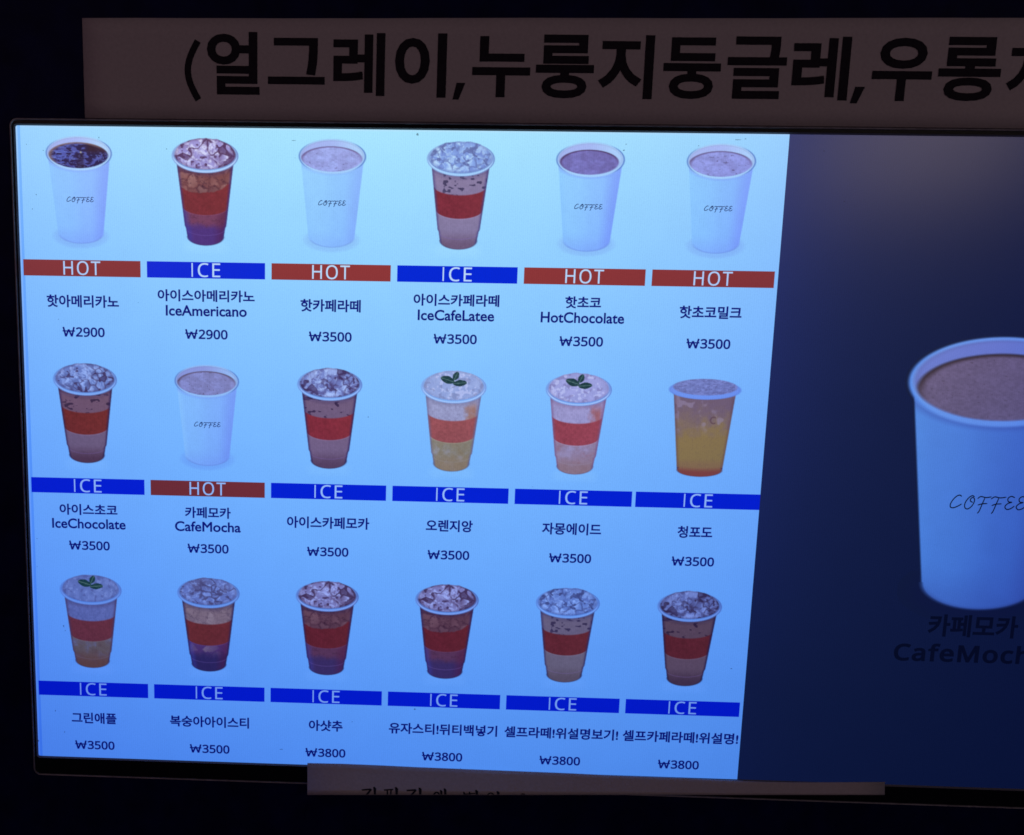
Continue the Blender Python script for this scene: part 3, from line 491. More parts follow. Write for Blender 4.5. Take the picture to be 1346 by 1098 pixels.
def paint_hot(X, Y, P, BG):
    K = P.get('K', 3.14); Yk = Y * K
    C = np.zeros(X.shape + (3,)) + BG; A = np.zeros(X.shape); aa = .03
    hb = P.get('hb', .68)
    hw = np.interp(Y, [.16, .90], [.945, hb + .012])
    cyb, ryb = .90, .10
    inside = soft(np.abs(X) - hw, aa) * (Y > .15) * (Y < .93)
    rb = np.hypot(X / (hb + .012), (Y - cyb) / ryb)
    inside = np.where(Y > cyb, soft((rb - 1) * .3, aa), inside)
    t = np.clip(X / hw, -1, 1)
    body = mixc(np.zeros_like(C) + P['lit'], P['mid'], sstep(-.6, .4, t))
    body = mixc(body, P['shade'], sstep(.35, 1.0, t))
    body = mixc(body, P['edge'], sstep(-.75, -1.0, t) * P.get('el', .5))
    body = mixc(body, P['shade'], sstep(.80, 1.02, Y) * .45)
    body = mixc(body, np.asarray(P['shade']) * .86, sstep(.85, 1.0, rb) * sstep(cyb - .01, cyb + .07, Y) * .55)
    body = mixc(body, P['shade'], sstep(.012, .0, np.abs(Y - .335 + .01 - .15 * (np.sqrt(np.clip(1 - t * t, 0, 1)) * 1.0 - .0))) * .0)
    # soft shadow below the rim
    ro = np.hypot(X, (Y - .160) / .160)
    body = mixc(body, P['shade'], sstep(1.16, 1.0, ro) * .55)
    body *= 1 + (fbm(X, Yk, 91, 6)[..., None] - .5) * .03
    gs = sstep(1.35, .9, np.hypot(X / (hb + .06), (Y - .93) / .10)) * (Y > .86)
    C = mixc(C, BG * np.array([.93, .90, .97]), gs * P.get('ground', .7)); A = np.maximum(A, gs * .6)
    C = C * (1 - inside[..., None]) + body * inside[..., None]; A = np.maximum(A, inside)
    ring = soft((ro - 1) * .5, aa)
    rc = np.zeros_like(C) + P['rim']
    line = sstep(.05, .0, np.abs(ro - .985))
    rc = mixc(rc, P.get('rline', [66, 100, 185]), line * np.clip(sstep(.5, 1.0, X) * 1.0 + sstep(-.55, -1.0, X) * .7 + .12, 0, .9))
    C = C * (1 - ring[..., None]) + rc * ring[..., None]; A = np.maximum(A, ring)
    # inner wall, then the drink
    ri = np.hypot(X / .94, (Y - .155) / .143)
    iw = soft((ri - 1) * .5, aa)
    wc = mixc(np.zeros_like(C) + P['wall'], P['wall2'], sstep(-.2, .9, X))
    wc = mixc(wc, np.asarray(P['wall']) * .72, sstep(.90, 1.0, ri) * .25)
    C = C * (1 - iw[..., None]) + wc * iw[..., None]
    dx, dy, rx, ry = P.get('liq', (-.02, .186, .915, .118))
    rl = np.hypot((X - dx) / rx, (Y - dy) / ry)
    lq = soft((rl - 1) * .5, aa) * iw
    n = fbm(X, Yk * 1.6, P['seed'], 4, 4)
    lc = np.zeros_like(C) + P['drink']
    if P['style'] == 'black':
        a = np.arctan2((Y - .175) * K * 2, X - .05); r = np.hypot(X - .05, (Y - .175) * K * 2)
        sw = np.sin(r * 15 + fbm(X, Yk * 2, 3, 4, 3) * 13 + a * 1.0)
        lc = mixc(lc, [84, 98, 190], sstep(-.1, .9, sw) * sstep(1.1, .5, r) * .8)
        lc = mixc(lc, [78, 96, 188], sstep(.42, .60, fbm(X * .8, Yk * 3.4, 12, 6)) * sstep(.2, -.4, X + .1) * .85)
        lc = mixc(lc, [125, 150, 235], sstep(.045, .0, np.abs(fbm(X, Yk * 2.6, 22, 5, 3) - .5)) * .6 * (Y > .14))
        lc = mixc(lc, [24, 14, 44], sstep(.16, .05, np.abs(X - .05)) * sstep(.14, .19, Y) * .6)
        lc = mixc(lc, [40, 22, 46], sstep(.1, .4, X) * sstep(.18, .12, Y) * .95)
        lc = mixc(lc, [175, 175, 150], sstep(.05, .0, np.hypot(X - .06, (Y - .150) * K)) * .9)
        lc = mixc(lc, P['crust'], sstep(.80, 1.0, rl) * sstep(.24, .12, Y + .10 * X) * .95)
    else:
        lc = mixc(lc, np.asarray(P['drink']) * 1.12, np.clip((n - .40) * 2.5, 0, 1) * P.get('mottle', .25))
        lc = mixc(lc, P['crust'], sstep(.62, .34, n) * P.get('mottle', .25) * .5)
        lc *= 1 + (fbm(X, Yk * 1.5, 77, P.get('sf', 16) * .8, 2)[..., None] - .5) * .16
        sp = sstep(.86, .97, fbm(X, Yk * 1.7, P['seed'] + 30, P.get('sf', 16), 1)) * P.get('speck', .5)
        lc = mixc(lc, np.asarray(P['crust']) * .8, sp)
        lc = mixc(lc, P['crust'], sstep(.86, 1.0, rl) * np.clip(.35 + (.2 - Y) * 8 - X * .25, 0, 1) * P.get('crs', .9))
        lc = mixc(lc, np.asarray(P['crust']) * .8, sstep(.965, 1.0, rl) * sstep(.16, .08, Y) * .6)
    C = C * (1 - lq[..., None]) + lc * lq[..., None]
    return C, A

def paint_grape(X, Y, P, BG):
    K = 2.8; Yk = Y * K
    C = np.zeros(X.shape + (3,)) + BG; A = np.zeros(X.shape); aa = .03
    hw = np.interp(Y, [.12, .95], [.87, .63])
    inside = soft(np.abs(X) - hw, aa) * (Y > .12) * (Y < .95)
    rb = np.hypot(X / .64, (Y - .925) / .072)
    inside = np.where(Y > .925, soft((rb - 1) * .3, aa), inside)
    n = fbm(X, Yk, 4, 6); n2 = fbm(X, Yk, 14, 22, 2)
    b = np.zeros_like(C) + [106, 90, 116]
    b = mixc(b, [122, 104, 100], sstep(.25, .52, Y + (n - .5) * .25))
    b = mixc(b, [132, 112, 78], sstep(.45, .62, Y + (n - .5) * .2 + .05 * X))
    b = mixc(b, [130, 104, 80], sstep(.80, .88, Y)); b = mixc(b, [124, 64, 66], sstep(.86, .93, Y - .03 * (1 - X * X)))
    b = mixc(b, [70, 50, 80], sstep(.93, 1.0, np.where(Y > .9, rb, 0)) * .9)
    b = mixc(b, [96, 78, 82], sstep(.62, .78, n2) * .15); b = mixc(b, [150, 140, 180], sstep(.60, .76, fbm(X, Yk, 24, 5, 2)) * sstep(.6, .45, Y) * .45)
    b = mixc(b, [84, 60, 80], sstep(.85, 1.0, np.abs(X) / hw) * .45)
    b = mixc(b, [84, 60, 74], sstep(.035, .0, np.abs(np.hypot(X - .3, (Y - .42) * K) - .09)) * (X < .36) * .7)
    C = C * (1 - inside[..., None]) + b * inside[..., None]; A = np.maximum(A, inside)
    hal = soft(np.abs(X) - .66, .2) * sstep(.95, 1.0, Y) * sstep(1.06, 1.0, Y); C = mixc(C, [165, 190, 255], hal * 0); A = np.maximum(A, hal * .8)
    ro = np.hypot(X, (Y - .115) / .098)
    ro2 = np.hypot(X / .96, (Y - .10) / .10)
    rim = np.maximum(soft((ro - 1) * .4, aa), 0)
    rc = np.zeros_like(C) + [104, 142, 238]; rc = mixc(rc, [92, 130, 226], sstep(.9, 1, ro))
    C = C * (1 - rim[..., None]) + rc * rim[..., None]; A = np.maximum(A, rim)
    it = soft((np.hypot(X / .89, (Y - .088) / .083) - 1) * .4, aa)
    ic = mixc(np.zeros_like(C) + [100, 112, 180], [118, 132, 206], np.clip((fbm(X, Yk * 2, 40, 12, 3) - .3) * 2, 0, 1))
    ic = mixc(ic, [84, 88, 146], sstep(.45, .3, fbm(X, Yk * 2, 41, 14, 2)) * .5)
    C = C * (1 - it[..., None]) + ic * it[..., None]; A = np.maximum(A, it)
    return C, A

hot = dict(lit=[138, 194, 254], mid=[136, 184, 254], shade=[126, 162, 250], edge=[136, 196, 254], rim=[160, 205, 254],
           wall=[156, 176, 242], wall2=[164, 202, 252])
def H(**k): d = dict(hot); d.update(k); return d
ice = dict(wall=[62, 48, 120], hi=[130, 105, 190], rim=[150, 172, 245], rimd=[72, 84, 165], sleeve=[118, 45, 53], sleeve2=[126, 50, 56])
def I(**k): d = dict(ice); d.update(k); return d
DRINK = {
 'black': (paint_hot, H(style='black', seed=1, drink=[26, 22, 74], crust=[122, 100, 104], liq=(-.02, .178, .90, .120))),
 'latte': (paint_hot, H(style='foam', seed=2, drink=[150, 164, 232], crust=[96, 78, 128], speck=.45, lit=[147, 204, 255], mid=[142, 196, 254], shade=[136, 180, 252], el=0.2)),
 'chocolate': (paint_hot, H(style='foam', seed=3, drink=[114, 112, 186], crust=[66, 40, 80], speck=.10, liq=(-.03, .182, .86, .112), lit=[142, 200, 255], mid=[138, 190, 254])),
 'milkchoc': (paint_hot, H(style='foam', seed=4, drink=[136, 146, 222], crust=[88, 72, 118], speck=.6, lit=[136, 194, 254], mid=[132, 184, 252])),
 'mocha': (paint_hot, H(style='foam', seed=5, drink=[124, 132, 198], crust=[80, 66, 92], speck=.6, lit=[126, 182, 252], mid=[122, 172, 250], shade=[114, 152, 244], wall=[130, 146, 220], rim=[140, 186, 250], wall2=[140, 180, 245], liq=(-.01, .180, .91, .118))),
 'ice_americano': (paint_iced, I(style='clear', seed=11, top=[118, 72, 76], cube=[164, 124, 122], dark=[62, 34, 52], low=[114, 62, 92], base=[80, 52, 122],
     ice=[150, 146, 214], ice2=[124, 108, 160], gap=[72, 44, 84], ncell=30)),
 'ice_latte': (paint_iced, I(style='milk', seed=12, top=[134, 122, 160], cube=[152, 146, 186], dark=[56, 50, 84], low=[136, 124, 160], base=[110, 88, 116],
     ice=[130, 162, 232], ice2=[108, 130, 206], gap=[88, 100, 162], ihi=[170, 204, 252], wall=[72, 64, 124], sleeve=[122, 46, 60], sleeve2=[132, 54, 64])),
 'ice_chocolate': (paint_iced, I(style='milk', seed=13, top=[104, 80, 108], cube=[126, 108, 146], dark=[46, 32, 62], low=[106, 90, 124], base=[74, 50, 76],
     ice=[98, 122, 196], ice2=[78, 84, 142], gap=[54, 42, 86], ihi=[136, 164, 232], wall=[44, 30, 78], rim=[112, 142, 226], rimd=[64, 80, 160], sleeve=[106, 42, 46], sleeve2=[114, 48, 50])),
 'ice_mocha': (paint_iced, I(style='milk', seed=14, top=[108, 90, 124], cube=[128, 114, 156], dark=[46, 32, 66], low=[114, 96, 132], base=[84, 62, 92],
     ice=[112, 130, 202], ice2=[88, 88, 150], gap=[56, 42, 86], ihi=[156, 182, 244], wall=[46, 34, 88], rim=[124, 152, 236], rimd=[68, 84, 166], sleeve=[124, 44, 60], sleeve2=[136, 52, 64])),
 'orange': (paint_iced, I(style='ade', seed=15, top=[144, 148, 192], cube=[158, 166, 210], dark=[128, 110, 88], low=[132, 126, 116], base=[138, 120, 104], patch=[150, 106, 92],
     ice=[136, 156, 216], ice2=[152, 172, 228], gap=[112, 122, 172], wall=[100, 100, 146], hi=[150, 150, 160], sleeve=[144, 78, 86], sleeve2=[150, 84, 92], mint=True, halo=.5, rim=[140, 168, 238], rimd=[104, 124, 200])),
 'grapefruit': (paint_iced, I(style='ade', seed=16, top=[148, 146, 200], cube=[160, 158, 212], dark=[138, 88, 104], low=[142, 126, 160], base=[138, 112, 124], patch=[150, 84, 90],
     ice=[142, 150, 214], ice2=[156, 162, 228], gap=[114, 110, 168], wall=[116, 84, 132], hi=[160, 150, 180], sleeve=[142, 64, 82], sleeve2=[152, 72, 90], mint=True, halo=.5, rim=[132, 158, 236], rimd=[80, 98, 184])),
 'grape': (paint_grape, dict(seed=17)),
 'apple': (paint_iced, I(style='ade', seed=18, top=[82, 96, 168], cube=[94, 108, 182], dark=[78, 58, 72], low=[88, 80, 94], base=[88, 58, 62],
     ice=[82, 102, 176], ice2=[96, 118, 196], gap=[66, 76, 144], ihi=[112, 136, 212], wall=[62, 50, 96], hi=[112, 108, 140], sleeve=[92, 44, 64], sleeve2=[98, 48, 68], mint=True, leaf=[20, 52, 66], rim=[86, 118, 212], rimd=[64, 86, 172])),
 'peach_tea': (paint_iced, I(style='clear', seed=19, top=[114, 100, 124], cube=[130, 118, 142], dark=[76, 64, 92], low=[70, 48, 108], base=[42, 36, 92],
     ice=[88, 108, 186], ice2=[78, 84, 142], gap=[60, 60, 110], ihi=[112, 140, 218], wall=[36, 30, 84], rim=[92, 122, 214], rimd=[58, 76, 154], sleeve=[96, 40, 50], sleeve2=[94, 38, 54], s1=.64)),
 'shot_tea': (paint_iced, I(style='clear', seed=11, top=[84, 56, 78], cube=[112, 84, 104], dark=[50, 28, 52], low=[82, 50, 86], base=[56, 44, 98],
     ice=[112, 116, 184], ice2=[90, 80, 128], gap=[54, 38, 76], ihi=[140, 158, 230], wall=[42, 30, 86], rim=[108, 132, 220], rimd=[50, 64, 142], sleeve=[90, 32, 48], sleeve2=[94, 36, 50], ncell=30)),
 'self_latte': (paint_iced, I(style='milk', seed=12, top=[96, 90, 124], cube=[114, 110, 150], dark=[42, 36, 74], low=[100, 94, 122], base=[84, 74, 96],
     ice=[92, 124, 206], ice2=[76, 98, 178], gap=[50, 60, 120], ihi=[122, 158, 236], wall=[44, 40, 94], sleeve=[90, 36, 50], sleeve2=[98, 42, 54], rim=[98, 132, 224], rimd=[58, 80, 166])),
 'self_mocha': (paint_iced, I(style='milk', seed=14, top=[80, 64, 88], cube=[98, 84, 114], dark=[36, 24, 54], low=[86, 70, 96], base=[60, 44, 70],
     ice=[84, 100, 172], ice2=[64, 66, 120], gap=[42, 34, 72], ihi=[112, 136, 212], wall=[30, 22, 68], rim=[92, 120, 208], rimd=[52, 70, 150], sleeve=[82, 32, 47], sleeve2=[88, 36, 50])),
 'big_mocha': (paint_hot, H(style='foam', seed=6, sf=40, mottle=.10, K=3.0, hb=.62, drink=[88, 82, 124], crust=[38, 30, 38], speck=.22, lit=[70, 118, 212], mid=[62, 102, 196], shade=[56, 82, 172], edge=[72, 124, 218],
     rim=[88, 134, 226], rline=[70, 120, 224], wall=[88, 108, 198], wall2=[82, 112, 204], liq=(0, .188, .90, .128), ground=0)),
}
def picture(kind, uc, vtop, hw, h, step, w, parent, bg=None, base=(1, 1, 1)):
    fn, P = DRINK[kind]
    us = np.arange(-hw * 1.10, hw * 1.10 + step, step); vs = np.arange(-h * .03, h * 1.10, step)
    X, Y = np.meshgrid(us, vs)
    W = white_at(uc, vtop + h / 2)
    if bg is None:
        l = W; bgc = 255 * np.where(l <= .0031308, l * 12.92, 1.055 * np.power(np.clip(l, 0, None), 1 / 2.4) - .055)
    else: bgc = np.array(bg, float)
    bgc = np.minimum(bgc, 255)
    C, A = fn(X / hw, Y / h, P, bgc)
    # anti-aliased edge: blend to what lies around
    C = np.clip(C, 0, 255)
    cont = lin(C) / W
    if bg is None:
        t = np.clip(A * 3, 0, 1)[..., None]; cont = cont * t + (1 - t) * 1.0
    else:
        t = sstep(.05, .95, A)[..., None]; solid = sstep(.2, .8, A)[..., None]
        cont = cont * t + (1 - t) * np.asarray(base, float)
    ny, nx = X.shape
    keep = A > .02
    fm = keep[:-1, :-1] | keep[1:, :-1] | keep[:-1, 1:] | keep[1:, 1:]
    jj, ii = np.nonzero(fm); a = jj * nx + ii
    F = np.stack([a, a + nx, a + nx + 1, a + 1], 1)
    used = np.unique(F); remap = np.full(nx * ny, -1); remap[used] = np.arange(len(used)); F = remap[F]
    u = (X.ravel() + uc)[used]; v = (Y.ravel() + vtop)[used]
    Wd = np.stack([u, np.full_like(u, w), -v], 1) * S
    me = bpy.data.meshes.new('drink_picture')
    me.vertices.add(len(used)); me.loops.add(F.size); me.polygons.add(len(F))
    me.loops.foreach_set('vertex_index', F.ravel().astype(np.int32))
    me.polygons.foreach_set('loop_start', np.arange(0, F.size, 4, dtype=np.int32))
    me.polygons.foreach_set('loop_total', np.full(len(F), 4, dtype=np.int32))
    at = me.color_attributes.new('content', 'FLOAT_COLOR', 'POINT')
    cc = np.ones((len(used), 4), np.float32); cc[:, :3] = cont.reshape(-1, 3)[used]
    at.data.foreach_set('color', cc.ravel())
    return link('drink_picture', me, M_pic, parent, Wd)

# ------------------------------------------------------------------ kiosk body and monitor shell
def rrect(u0, u1, v0, v1, r, w, n=5):
    out = []
    for cx, cy, a0 in ((u1 - r, v0 + r, -90), (u1 - r, v1 - r, 0), (u0 + r, v1 - r, 90), (u0 + r, v0 + r, 180)):
        for i in range(n + 1):
            a = math.radians(a0 + 90 * i / n); out.append((cx + r * math.cos(a), cy + r * math.sin(a), w))
    return out
def loops_obj(name, loops, mat, parent, cap=False, smooth=False):
    V, F = [], []; n = len(loops[0])
    for l in loops: V += l
    for k in range(len(loops) - 1):
        for i in range(n):
            j = (i + 1) % n
            F.append((k * n + i, k * n + j, (k + 1) * n + j, (k + 1) * n + i))
    if cap: F.append(tuple(range((len(loops) - 1) * n, len(loops) * n)))
    return mesh_obj(name, V, F, mat, parent, smooth)
O = (-2.5, 375.8, -43.3, 175.9)          # outer edge of the monitor
IN = (-0.9, 374.2, -41.2, 169.15)       # visible screen
def ins(b, d): return (b[0] + d, b[1] - d, b[2] + d, b[3] - d)
loops_obj('screen_lip', [rrect(*IN, .6, .4), rrect(*IN, .6, -.08), rrect(*ins(IN, -.42), 1.0, -.60)], M_lip, ROOT)
loops_obj('bezel', [rrect(*ins(IN, -.42), 1.0, -.60), rrect(*ins(O, .62), 1.9, -.72), rrect(*ins(O, .62), 1.9, 2)], M_bezel, ROOT)
loops_obj('rim_trim', [rrect(*ins(O, .60), 2.0, -.6), rrect(*ins(O, .50), 2.0, -.98), rrect(*ins(O, .22), 2.2, -1.05), rrect(*O, 2.4, -.75), rrect(*O, 2.4, 3)], M_rim, ROOT)
loops_obj('housing', [rrect(*ins(O, .2), 2.3, 3), rrect(*ins(O, .2), 2.3, 24), rrect(*ins(O, 8), 4, 30)], M_bezel, ROOT, cap=True)

# kiosk front board with the opening the monitor sits in
kb = (-190., 520., -150., 300.)
def sq(b, w): return rrect(*b, .01, w, 1)
K = empty('kiosk_body', (121, 300, 3)); tag(K, 'matte black kiosk front board around the monitor and both paper signs', 'kiosk')
hole = ins(O, -.25)
kf = loops_obj('front_board', [sq(kb, 12), sq(kb, .9), sq(hole, .9), sq(hole, 12), sq(kb, 12)], M_kiosk, K)
rect('back_board', kb[0], kb[1], kb[2], kb[3], 36, M_kiosk, K)

# ------------------------------------------------------------------ the lit display
rect('menu_background', .5, 239.05, -40.7, IN[3] + .1, 0.0, M_white, ROOT)
rect('left_reflection_strip', IN[0] - .1, .5, IN[2] - .1, IN[3] + .1, 0.0, M_edge, ROOT)  # edge reflection painted as a bluer, darker strip of the display
rect('left_edge_line', IN[0] - .1, -.35, IN[2] - .1, IN[3] + .1, -.03, M_line, ROOT)
rect('top_glow_strip', .5, 239.05, IN[2] - .1, -40.7, 0.0, M_top, ROOT)

ITEMS = [
 ('HOT', 'black', [('핫아메리카노', 23.5)], '2900', 'white cup of black coffee'),
 ('ICE', 'ice_americano', [('아이스아메리카노', 31.3), ('IceAmericano', 26.2)], '2900', 'iced black coffee in a red-sleeved clear cup'),
 ('HOT', 'latte', [('핫카페라떼', 19.3)], '3500', 'white cup of pale foamy latte'),
 ('ICE', 'ice_latte', [('아이스카페라떼', 27.2), ('IceCafeLatee', 24.3)], '3500', 'iced latte with white ice in a red-sleeved cup'),
 ('HOT', 'chocolate', [('핫초코', 11.3), ('HotChocolate', 26.3)], '3500', 'white cup of dark hot chocolate'),
 ('HOT', 'milkchoc', [('핫초코밀크', 19.4)], '3500', 'white cup of pale milky chocolate'),
 ('ICE', 'ice_chocolate', [('아이스초코', 19.5), ('IceChocolate', 24.8)], '3500', 'iced chocolate in an orange-sleeved cup'),
 ('HOT', 'mocha', [('카페모카', 15.3), ('CafeMocha', 22.1)], '3500', 'white cup of tan mocha'),
 ('ICE', 'ice_mocha', [('아이스카페모카', 27.3)], '3500', 'iced mocha with grey ice in a red-sleeved cup'),
 ('ICE', 'orange', [('오렌지앙', 15.4)], '3500', 'yellow orange drink with a mint sprig'),
 ('ICE', 'grapefruit', [('자몽에이드', 19.3)], '3500', 'pink grapefruit drink with a mint sprig'),
 ('ICE', 'grape', [('청포도', 11.3)], '3500', 'amber drink in a plain cup without a sleeve'),
 ('ICE', 'apple', [('그린애플', 15.6)], '3500', 'brown and lilac apple drink with a mint sprig'),
 ('ICE', 'peach_tea', [('복숭아아이스티', 27.3)], '3500', 'iced tea, tan above and purple below its sleeve'),
 ('ICE', 'shot_tea', [('아샷추', 11.6)], '3800', 'dark iced tea, left one of the twin cups'),
 ('ICE', 'shot_tea', [('유자스티!뒤티백넣기', 36.8)], '3800', 'dark iced tea, right one of the twin cups'),
 ('ICE', 'self_latte', [('셀프라떼!위설명보기!', 38.4)], '3800', 'beige iced latte in the bottom row'),
 ('ICE', 'self_mocha', [('셀프카페라떼!위설명!', 38.7)], '3800', 'brown iced latte at the bottom right'),
]
def price_outline(d):
    Wm, Wf = straight([(0, 0), (.22, -1), (.5, -.25), (.78, -1), (1, 0)], .17)
    Bm, Bf = straight([(-.08, -.42), (1.08, -.42)], .13)
    Wm = Wm * [3.5, 3.05] + [.3, 0]; Bm = Bm * [3.5, 3.05] + [.3, 0]
    digits = fit(embolden(*stored_text(d), 13), 4.35, 13.8, 0, 3.12)
    V, F = merge([(np.stack([Wm[:, 0], -Wm[:, 1]], 1), Wf), (np.stack([Bm[:, 0], -Bm[:, 1]], 1), Bf), digits])
    return V, F
for i, (temp, kind, names, price, what) in enumerate(ITEMS):
    c, r = i % 6, i // 6
    u0 = 40.0 * c; v0 = 70.87 * r; uc = u0 + 18.97
    ua = u0 - 1.0 if c else .5; ub = u0 + 39.0 if c < 5 else 239.05
    va = v0 - 41.2 + 2.3; vb = min(v0 + 29.5, IN[3] + .1)
    tile = rect('menu_item', ua, ub, va, vb, -.04, M_white, ROOT)
    tag(tile, what)
    pk = dict(hw=10.55, h=33.1)
    vt = v0 - 38.25
    if kind == 'grape': pk = dict(hw=11.4, h=31.9); vt = v0 - 37.15
    p = picture(kind, uc + (.35 if temp == 'HOT' else 0) * 0, vt, pk['hw'], pk['h'], .17, -.08, tile)
    b0, b1 = u0, u0 + 37.94
    if i == 11: b0, b1 = u0 - .9, 239.05
    bn = rect('banner', b0, b1, v0, v0 + 5.11, -.08, M_red if temp == 'HOT' else M_blue, tile)
    tag(bn, 'red banner' if temp == 'HOT' else 'blue banner')
    hwid = 6.0 if temp == 'HOT' else 4.6
    bc = uc if i != 11 else uc + .3
    flat('banner_lettering', fit(stored_text(temp, 't', 45), bc - hwid, bc + hwid, v0 + .28, v0 + 4.72), -.12, M_bletter, tile)
    if temp == 'HOT':
        flat('cup_lettering', coffee(uc - 4.3, uc + 4.45, v0 - 19.7, v0 - 17.6, 9), -.12, M_cupink, tile)
    if len(names) == 1:
        ko = [(names[0], 11.0, 15.0, .028)]
    else:
        ko = [(names[0], 8.7, 12.5, .028), (names[1], 13.65, 17.1, .022)]
    V = merge([fit(text_outline(t, b), uc - wd / 2, uc + wd / 2, v0 + a, v0 + z) for (t, wd), a, z, b in ko])
    flat('drink_name', V, -.08, M_ink, tile)
    V, F = price_outline(price)
    V = V + [uc - 6.9, v0 + 21.28]
    flat('price', (V, F), -.08, M_ink, tile)

# dark pop-up panel on the right half of the screen
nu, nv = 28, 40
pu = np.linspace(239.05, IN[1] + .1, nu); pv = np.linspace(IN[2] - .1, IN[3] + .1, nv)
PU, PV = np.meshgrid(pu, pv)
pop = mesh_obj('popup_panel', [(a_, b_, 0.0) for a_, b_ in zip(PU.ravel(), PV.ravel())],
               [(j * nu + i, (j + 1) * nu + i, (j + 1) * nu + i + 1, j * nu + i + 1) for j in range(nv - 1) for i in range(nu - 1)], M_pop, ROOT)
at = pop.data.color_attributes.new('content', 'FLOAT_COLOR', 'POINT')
pc = np.ones((nu * nv, 4), np.float32); pc[:, :3] = POPC        # glow beside the white half is painted into the colour
painted_glow = (np.exp(-(PU - 239) / 26) * np.clip(1.0 - (PV + 41) / 210, .15, 1))[..., None] * np.array([.030, .020, .085])
pc[:, :3] += painted_glow.reshape(-1, 3); at.data.foreach_set('color', pc.ravel())
tag(pop, 'dark pop-up panel with one large cup of mocha')
picture('big_mocha', 311.5, 18.9, 29.3, 88.5, .3, -.05, pop, bg=[14, 22, 62], base=POPC)
flat('cup_lettering', coffee(299.3, 323.3, 69.3, 75.4, 5.2), -.10, M_popink, pop)
V = merge([fit(text_outline('카페모카', .03), 296.7, 325.6, 109.2, 116.8),
           fit(embolden(*stored_text('CafeMocha', 'b', 36), 21), 286.6, 336.0, 119.2, 125.5)])
flat('drink_name', V, -.12, M_popink, pop)

# specks of dirt on the screen (flattened blobs)
DV, DF = [], []
rs = np.random.RandomState(7)
for (u, v, a, b) in DUST:
    k = len(DV); n = 8
    a *= .85; b *= .85; DV.append((u, v, -.20))
    for i in range(n):
        t = 2 * math.pi * i / n; q = rs.uniform(.6, 1.15)
        DV.append((u + a * q * math.cos(t), v + b * q * math.sin(t), -.13))
    DF += [(k, k + 1 + i, k + 1 + (i + 1) % n) for i in range(n)]
tag(mesh_obj('dirt_specks', DV, DF, M_dust, ROOT), 'small dried specks and smears on the screen glass', kind='stuff')

# ------------------------------------------------------------------ paper signs
def sheet(name, outline_top, outline_bot, wfun, mat, parent, thick=.22, ny=6):
    """a thin sheet between two polylines of equal length; wfun gives its distance"""
    n = len(outline_top); V = []; F = []
    for side in (0, 1):
        for j in range(ny + 1):
            t = j / ny
            for i in range(n):
                u = outline_top[i][0] * (1 - t) + outline_bot[i][0] * t
                v = outline_top[i][1] * (1 - t) + outline_bot[i][1] * t
                V.append((u, v, wfun(u, v) + side * thick))
    N = n * (ny + 1)
    for j in range(ny):
        for i in range(n - 1):
            a = j * n + i; F.append((a, a + n, a + n + 1, a + 1)); F.append((N + a, N + a + 1, N + a + n + 1, N + a + n))
    ring = [i for i in range(n)] + [j * n + n - 1 for j in range(1, ny + 1)] + [ny * n + i for i in range(n - 2, -1, -1)] + [j * n for j in range(ny - 1, 0, -1)]
    for a, b in zip(ring, ring[1:] + ring[:1]): F.append((a, b, N + b, N + a))
    return mesh_obj(name, V, F, mat, parent, True)
up = empty('paper_sign', (180, -42, .5)); tag(up, 'wide paper strip with one line of big bold Korean letters above the monitor', 'sign')
n = 40
us = np.linspace(21.15, 352, n)
wf_up = lambda u, v: .30 + .008 * min(v + 43, 0) + .16 * math.sin(u * .05) * (v + 42) / 30 + .05 * math.sin(u * .21 + v * .13)
sheet('paper', [(u, -73.2 - (u - 21) * .0074) for u in us], [(u, -43.75) for u in us], wf_up, M_paper, up)
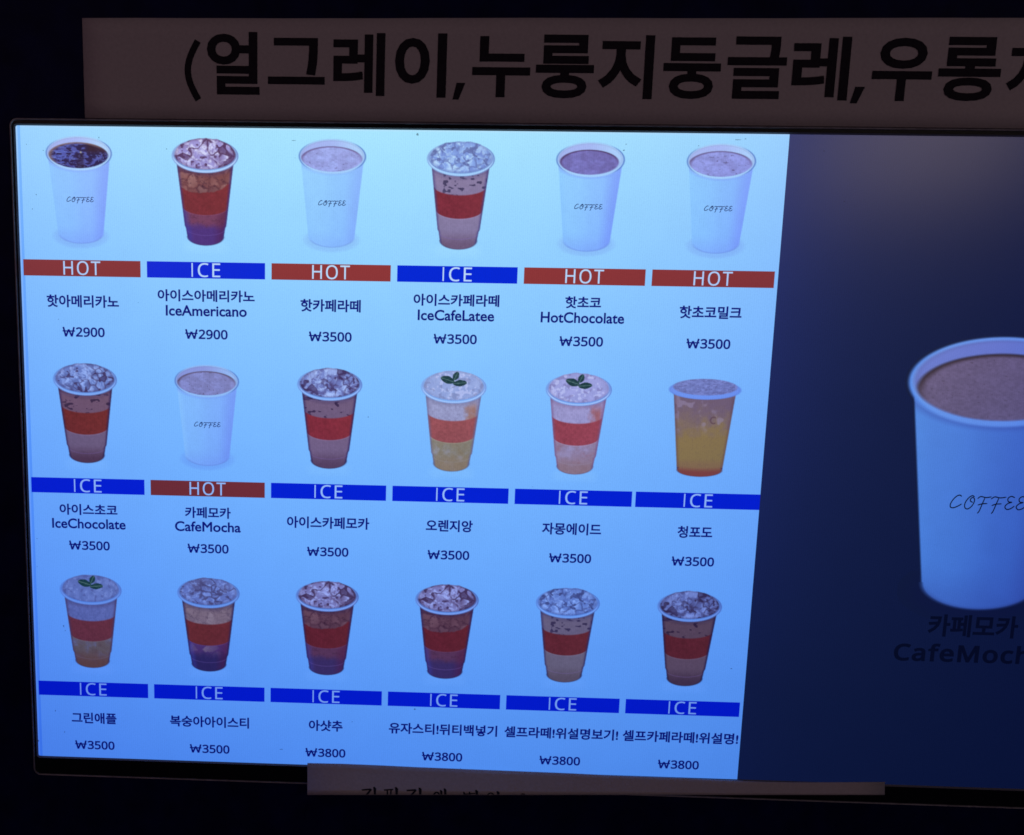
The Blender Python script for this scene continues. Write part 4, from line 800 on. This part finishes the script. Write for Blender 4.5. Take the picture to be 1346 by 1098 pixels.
GL = [("(",52.7,57.9,-66.8,-49.5),("얼",59.8,76.1,-69.6,-51.2),("그",78.7,96.3,-68.0,-54.4),("레",98.9,114.8,-69.6,-51.2),("이",117.9,133.7,-69.6,-50.9),(",",135.8,139.6,-55.3,-50.4),("누",141.6,159.3,-68.9,-51.2),("룽",161.0,178.6,-69.5,-51.1),("지",180.0,196.6,-69.6,-51.1),("둥",199.6,216.9,-69.1,-51.3),("글",218.8,236.5,-69.5,-51.5),("레",238.3,255.3,-69.6,-51.3),(",",256.3,260.4,-55.3,-50.5),("우",262.1,279.9,-69.4,-51.3),("롱",281.7,300.1,-69.8,-51.5),("차",302.0,319.5,-69.8,-51.5)]
def glyph(ch, a, b, t, d):
    if ch == ',':
        return np.array([(a + (b - a) * .30, t), (b, t), (a + (b - a) * .50, d), (a, d)]), [(0, 1, 2, 3)]
    if ch == '(':
        pts = [(b - .9 - (b - a - 2.0) * math.sin(math.pi * q / 10), t + (d - t) * q / 10) for q in range(11)]
        return ribbon(pts, 2.0, True)
    return fit(text_outline(ch, .026), a, b, t, d)
V = merge([glyph(*g) for g in GL])
mesh_obj('lettering', [(a, b, wf_up(a, b) - .12) for a, b in V[0]], V[1], M_print, up)

lo = empty('paper_sign', (190, 180, -1)); tag(lo, 'narrow paper strip stuck over the bottom edge of the monitor, letters cut off', 'sign')
tops = [(92.94, 167.86), (104.93, 167.8), (117.96, 167.95), (130.96, 168.17), (143.93, 168.26), (156.86, 168.33), (169.75, 168.4), (182.61, 168.47), (195.43, 168.66), (208.23, 168.73), (220.98, 168.81), (233.7, 169.0), (246.38, 169.06), (259.04, 168.84), (274.22, 168.33), (287.64, 167.76)]
bots = [(93.4, 177.42), (106.5, 176.95), (119.55, 176.47), (132.58, 176.03), (145.57, 175.65), (158.56, 175.34), (171.56, 175.07), (184.55, 174.8), (197.53, 174.53), (210.48, 174.22), (223.38, 173.85), (236.23, 173.43), (249.01, 172.97), (261.73, 172.5), (274.43, 172.03), (287.1, 171.58)]
wf_lo = lambda u, v: -1.15 - .38 * max(v - 168.3, 0) * (1 + .25 * math.sin((u - 93) * .035)) - .3 * math.exp(-((u - 93) / 12) ** 2)
sheet('paper', tops, bots, wf_lo, M_paper, lo)
SV, SF = [], []
for q in STROKES:
    k = len(SV); SV += [(a, b, wf_lo(a, b) - .10) for a, b in q]; SF.append(tuple(range(k, k + len(q))))
mesh_obj('lettering', SV, SF, M_print, lo)
